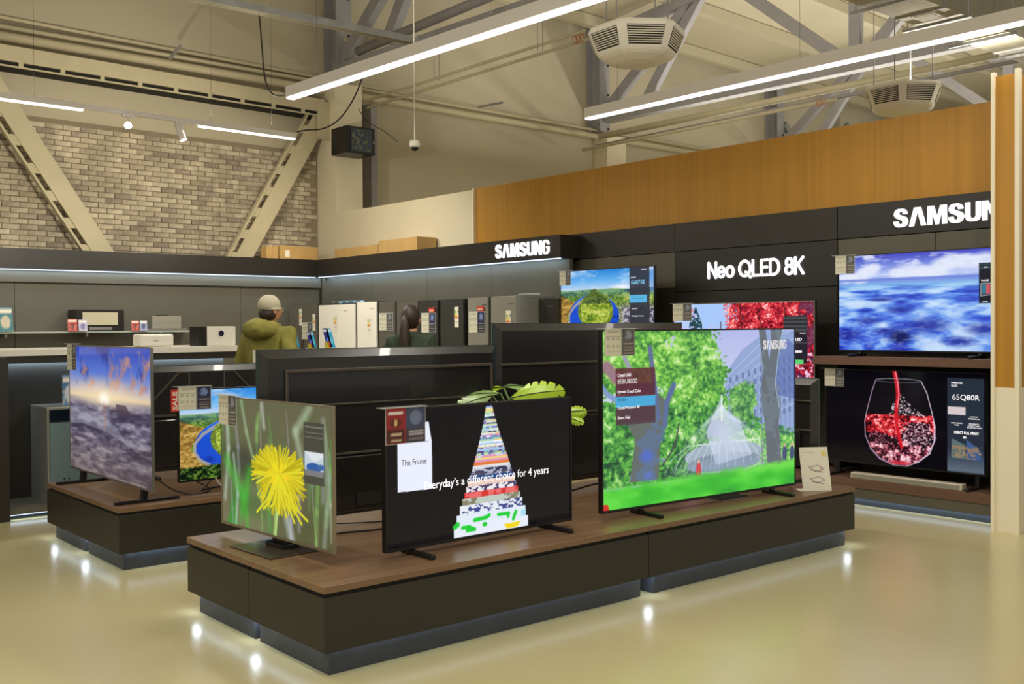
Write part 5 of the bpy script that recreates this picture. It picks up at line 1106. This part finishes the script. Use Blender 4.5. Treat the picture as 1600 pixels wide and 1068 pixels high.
# ================================================================== PEOPLE
def skin(name, verts, edges, m, parent, sub=2):
    me = bpy.data.meshes.new(name); me.from_pydata([v[:3] for v in verts], edges, []); o = bpy.data.objects.new(name, me); C.objects.link(o); o.parent = parent
    me.materials.append(m); mo = o.modifiers.new('skin', 'SKIN'); mo.use_smooth_shade = True
    if not me.skin_vertices: me.skin_vertices.new(name='')
    for i, v in enumerate(verts):
        me.skin_vertices[0].data[i].radius = (v[3], v[4] if len(v) > 4 else v[3]); me.skin_vertices[0].data[i].use_root = (i == 0)
    s = o.modifiers.new('sub', 'SUBSURF'); s.levels = sub; s.render_levels = sub
    return o
def folds(o, st, size):
    tx = bpy.data.textures.new('cloth_folds', 'CLOUDS'); tx.noise_scale = size; d = o.modifiers.new('folds', 'DISPLACE'); d.texture = tx; d.strength = st; d.mid_level = .5
def ellip(c, r, n=18, mfun=None):
    mb = MB(); prof = []
    for i in range(1, n // 2):
        a = PI * i / (n // 2); prof.append((math.sin(a), -math.cos(a)))
    b = 0
    for (rr, z) in prof:
        for k in range(n):
            p = Vector((rr * math.cos(2 * PI * k / n), rr * math.sin(2 * PI * k / n), z));
            if mfun: p = mfun(p)
            mb.v.append((c[0] + p.x * r[0], c[1] + p.y * r[1], c[2] + p.z * r[2]))
    for i in range(len(prof) - 1):
        for k in range(n): mb.f.append((i * n + k, i * n + (k + 1) % n, (i + 1) * n + (k + 1) % n, (i + 1) * n + k)); mb.mi.append(0)
    mb.f.append(tuple(reversed(range(n)))); mb.f.append(tuple((len(prof) - 1) * n + k for k in range(n))); mb.mi += [0, 0]
    return mb
def person(label, loc, rz, H, coat, trousers, hairc, headturn, bulky=1.0):
    t = thing('person', label, 'person', loc, rz)                    # faces local -Y
    k = H / 1.75; SK = mat('skin', (206, 150, 120), .5)
    # one continuous body: legs, torso, neck, arms and fingers
    V = [(0, 0, .95, .13, .10)]; E_ = []
    def add(p, par): V.append(p); E_.append((par, len(V) - 1)); return len(V) - 1
    sp = add((0, .01, 1.15, .13, .10), 0); ch = add((0, .01, 1.36, .15, .10), sp); nk = add((0, .005, 1.49, .055, .055), ch); hd = add((0, -.01, 1.58, .06, .06), nk)
    for s in (-1, 1):
        h = add((s * .10, 0, .88, .085, .085), 0); kn = add((s * .11, -.01, .49, .055, .055), h); an = add((s * .11, .02, .10, .038, .038), kn); to = add((s * .12, -.14, .035, .035, .03), an)
        sh_ = add((s * .19, .01, 1.40, .06, .06), ch); el = add((s * .25, .05, 1.12, .042, .042), sh_); wr = add((s * .22, -.12, .95, .028, .028), el); pm = add((s * .21, -.19, .92, .034, .018), wr)
        for j, (dx, L) in enumerate(((-.026, .07), (-.009, .08), (.009, .075), (.026, .06))):
            f1 = add((s * .21 + dx, -.23, .905, .010), pm); add((s * .21 + dx, -.24 - L * .5, .88, .008), f1)
        th = add((s * .21 - s * .035, -.19, .90, .011), pm); add((s * .21 - s * .045, -.225, .885, .009), th)
    V = [tuple([v[0] * k, v[1] * k, v[2] * k] + [r * k for r in v[3:]]) for v in V]
    skin('body', V, E_, SK, t)
    tz = MB()
    Vt = [(0, 0, .93, .16, .13)]; Et = []
    for s in (-1, 1):
        n0 = len(Vt); Vt += [(s * .10, 0, .84, .105, .105), (s * .11, -.01, .49, .08, .08), (s * .11, .02, .12, .07, .07)]; Et += [(0, n0), (n0, n0 + 1), (n0 + 1, n0 + 2)]
    Vt = [tuple([v[0] * k, v[1] * k, v[2] * k] + [r * k for r in v[3:]]) for v in Vt]; skin('trousers', Vt, Et, trousers, t)
    for s in (-1, 1): ellip((s * .115 * k, -.06 * k, .045 * k), (.05 * k, .14 * k, .045 * k), 14).build('shoe', M_tvb, t, 0, True)
    bb = bulky
    Vc = [(0, 0, .98, .19 * bb, .15 * bb), (0, .01, 1.18, .19 * bb, .14 * bb), (0, .01, 1.37, .20 * bb, .13 * bb), (0, .015, 1.49, .11 * bb, .09 * bb), (0, 0, .80, .19 * bb, .15 * bb)]; Ec = [(0, 1), (1, 2), (2, 3), (0, 4)]
    for s in (-1, 1):
        n0 = len(Vc); Vc += [(s * .18 * bb, .01, 1.43, .085 * bb, .085 * bb), (s * .26 * bb, .05, 1.13, .068 * bb, .068 * bb), (s * .225, -.12, .96, .05, .05)]; Ec += [(2, n0), (n0, n0 + 1), (n0 + 1, n0 + 2)]
    Vc = [tuple([v[0] * k, v[1] * k, v[2] * k] + [r * k for r in v[3:]]) for v in Vc]; o = skin('coat', Vc, Ec, coat, t, 3); folds(o, .035, .16)
    # head
    he = bpy.data.objects.new('head', None); he.parent = t; he.location = (0, -.01 * k, 1.635 * k); he.rotation_euler = (0, 0, headturn); C.objects.link(he)
    def hf(p):
        q = p.copy()
        if q.z < 0: q.x *= 1 - .25 * q.z * q.z; q.y *= 1 - .12 * q.z * q.z
        if q.y < -.85 and -.35 < q.z < .05: q.y -= .22
        if q.y < -.6 and -.9 < q.z < -.6: q.y -= .1
        return q
    return t, he, k, SK, hf
def head_parts(he, k, SK, hf, cap=None, hair=None, glasses=False):
    h = ellip((0, -.005, 0), (.075 * k, .095 * k, .115 * k), 24, hf).build('face', SK, he, 0, True)
    ellip((0, -.108 * k, -.015), (.012, .018, .02), 10).build('nose', SK, he, 0, True); B(-.022, .022, -.096 * k, -.086 * k, -.062, -.052).build('mouth', mat('lips', (160, 90, 80), .5), he)
    for s in (-1, 1):
        ellip((s * .03, -.085 * k, .012), (.011, .008, .007), 8).build('eye', M_paper, he, 0, True); ellip((s * .074 * k, .01, -.005), (.012, .022, .032), 10).build('ear', SK, he, 0, True)
M_coatm = mat('olive_parka', (128, 122, 52), .8, noise=.14, scale=(7, 7, 7), bump=.6); M_coatw = mat('dark_green_jacket', (40, 54, 34), .8, noise=.12, scale=(8, 8, 8), bump=.5); M_jean = mat('dark_trousers', (40, 42, 50), .8); M_hair = mat('dark_brown_hair', (44, 32, 26), .5, noise=.25, scale=(60, 60, 6)); M_cap = mat('pale_knit_cap', (186, 178, 156), .9, noise=.08, scale=(80, 80, 80), bump=.4)
# man: facing +X-ish, away from us
t, he, k, SK, hf = person('person in an olive hooded parka and pale knitted cap looking at the refrigerators', (4.31, 8.42, 0), rad(112), 1.82, M_coatm, M_jean, M_hair, rad(-8), 1.1)
# parent chain thing > head > ... keep to two levels by re-parenting the pieces
he_m = he; head_parts(he, k, SK, hf)
ellip((0, .012, .045), (.092, .108, .10), 24, lambda p: Vector((p.x, p.y, max(p.z, -.35)))).build('knit_cap', M_cap, he, 0, True); MB().lathe([(.0965, -.006), (.0985, 0), (.0965, .018)], (0, .0, .012), 24).build('cap_brim', M_cap, he, 0, True)
ellip((0, .03, -.03), (.079, .085, .07), 18).build('hair', M_hair, he, 0, True)
mb = MB()
for s in (-1, 1):
    mb.tube([(s * .032 + .024 * math.cos(a), -.105 * k, .012 + .02 * math.sin(a)) for a in np.linspace(0, 2 * PI, 13)], .002, 5); mb.tube([(s * .055, -.1, .018), (s * .08, 0, .012)], .002, 5)
mb.tube([(-.008, -.108, .016), (.008, -.108, .016)], .002, 5); mb.build('glasses', M_silver, he)
# hood lying on the back
hood = ellip((0, .115, 1.53), (.17, .14, .095), 40, lambda p: Vector((p.x * (1 - .15 * max(0, -p.z)), p.y, p.z + .25 * (1 - p.x * p.x) * (-.4 if p.y < 0 else .15)))); folds(hood.build('hood', M_coatm, t, 0, True), .07, .09)
MB().lathe([(.115, 0), (.125, .03), (.10, .085), (.085, .09), (.09, .03)], (0, .01, 1.50), 20).build('collar', M_coatm, t, 0, True)
B(-.05, .02, .172, .2, .98, 1.36).build('back_stripe', M_paper, t).rotation_euler = (0, 0, 0)
# woman
t, he, k, SK, hf = person('person with long dark ponytail and dark green jacket seen from behind', (5.4, 7.8, 0), rad(90 - 55 + 90 - 10), 1.735, M_coatw, M_jean, M_hair, rad(-10), 1.0)
t.rotation_euler = (0, 0, rad(180 - 50)); head_parts(he, k, SK, hf)
t.rotation_euler = (0, 0, rad(180 - 50))
ellip((0, .014, .016), (.086, .104, .118), 24, lambda p: Vector((p.x, p.y * (1 if p.y > 0 else .72), p.z))).build('hair', M_hair, he, 0, True)
MB().tube([(0, .11, .02), (0, .145, -.02), (0, .15, -.10), (0, .145, -.22), (.005, .15, -.34), (.0, .15, -.44)], [.03, .034, .045, .055, .05, .02], 12).build('ponytail', M_hair, he, 0, True)
MB().lathe([(.10, 0), (.108, .03), (.085, .07), (.075, .07), (.08, .02)], (0, .01, 1.44), 20).build('collar', M_coatw, t, 0, True)
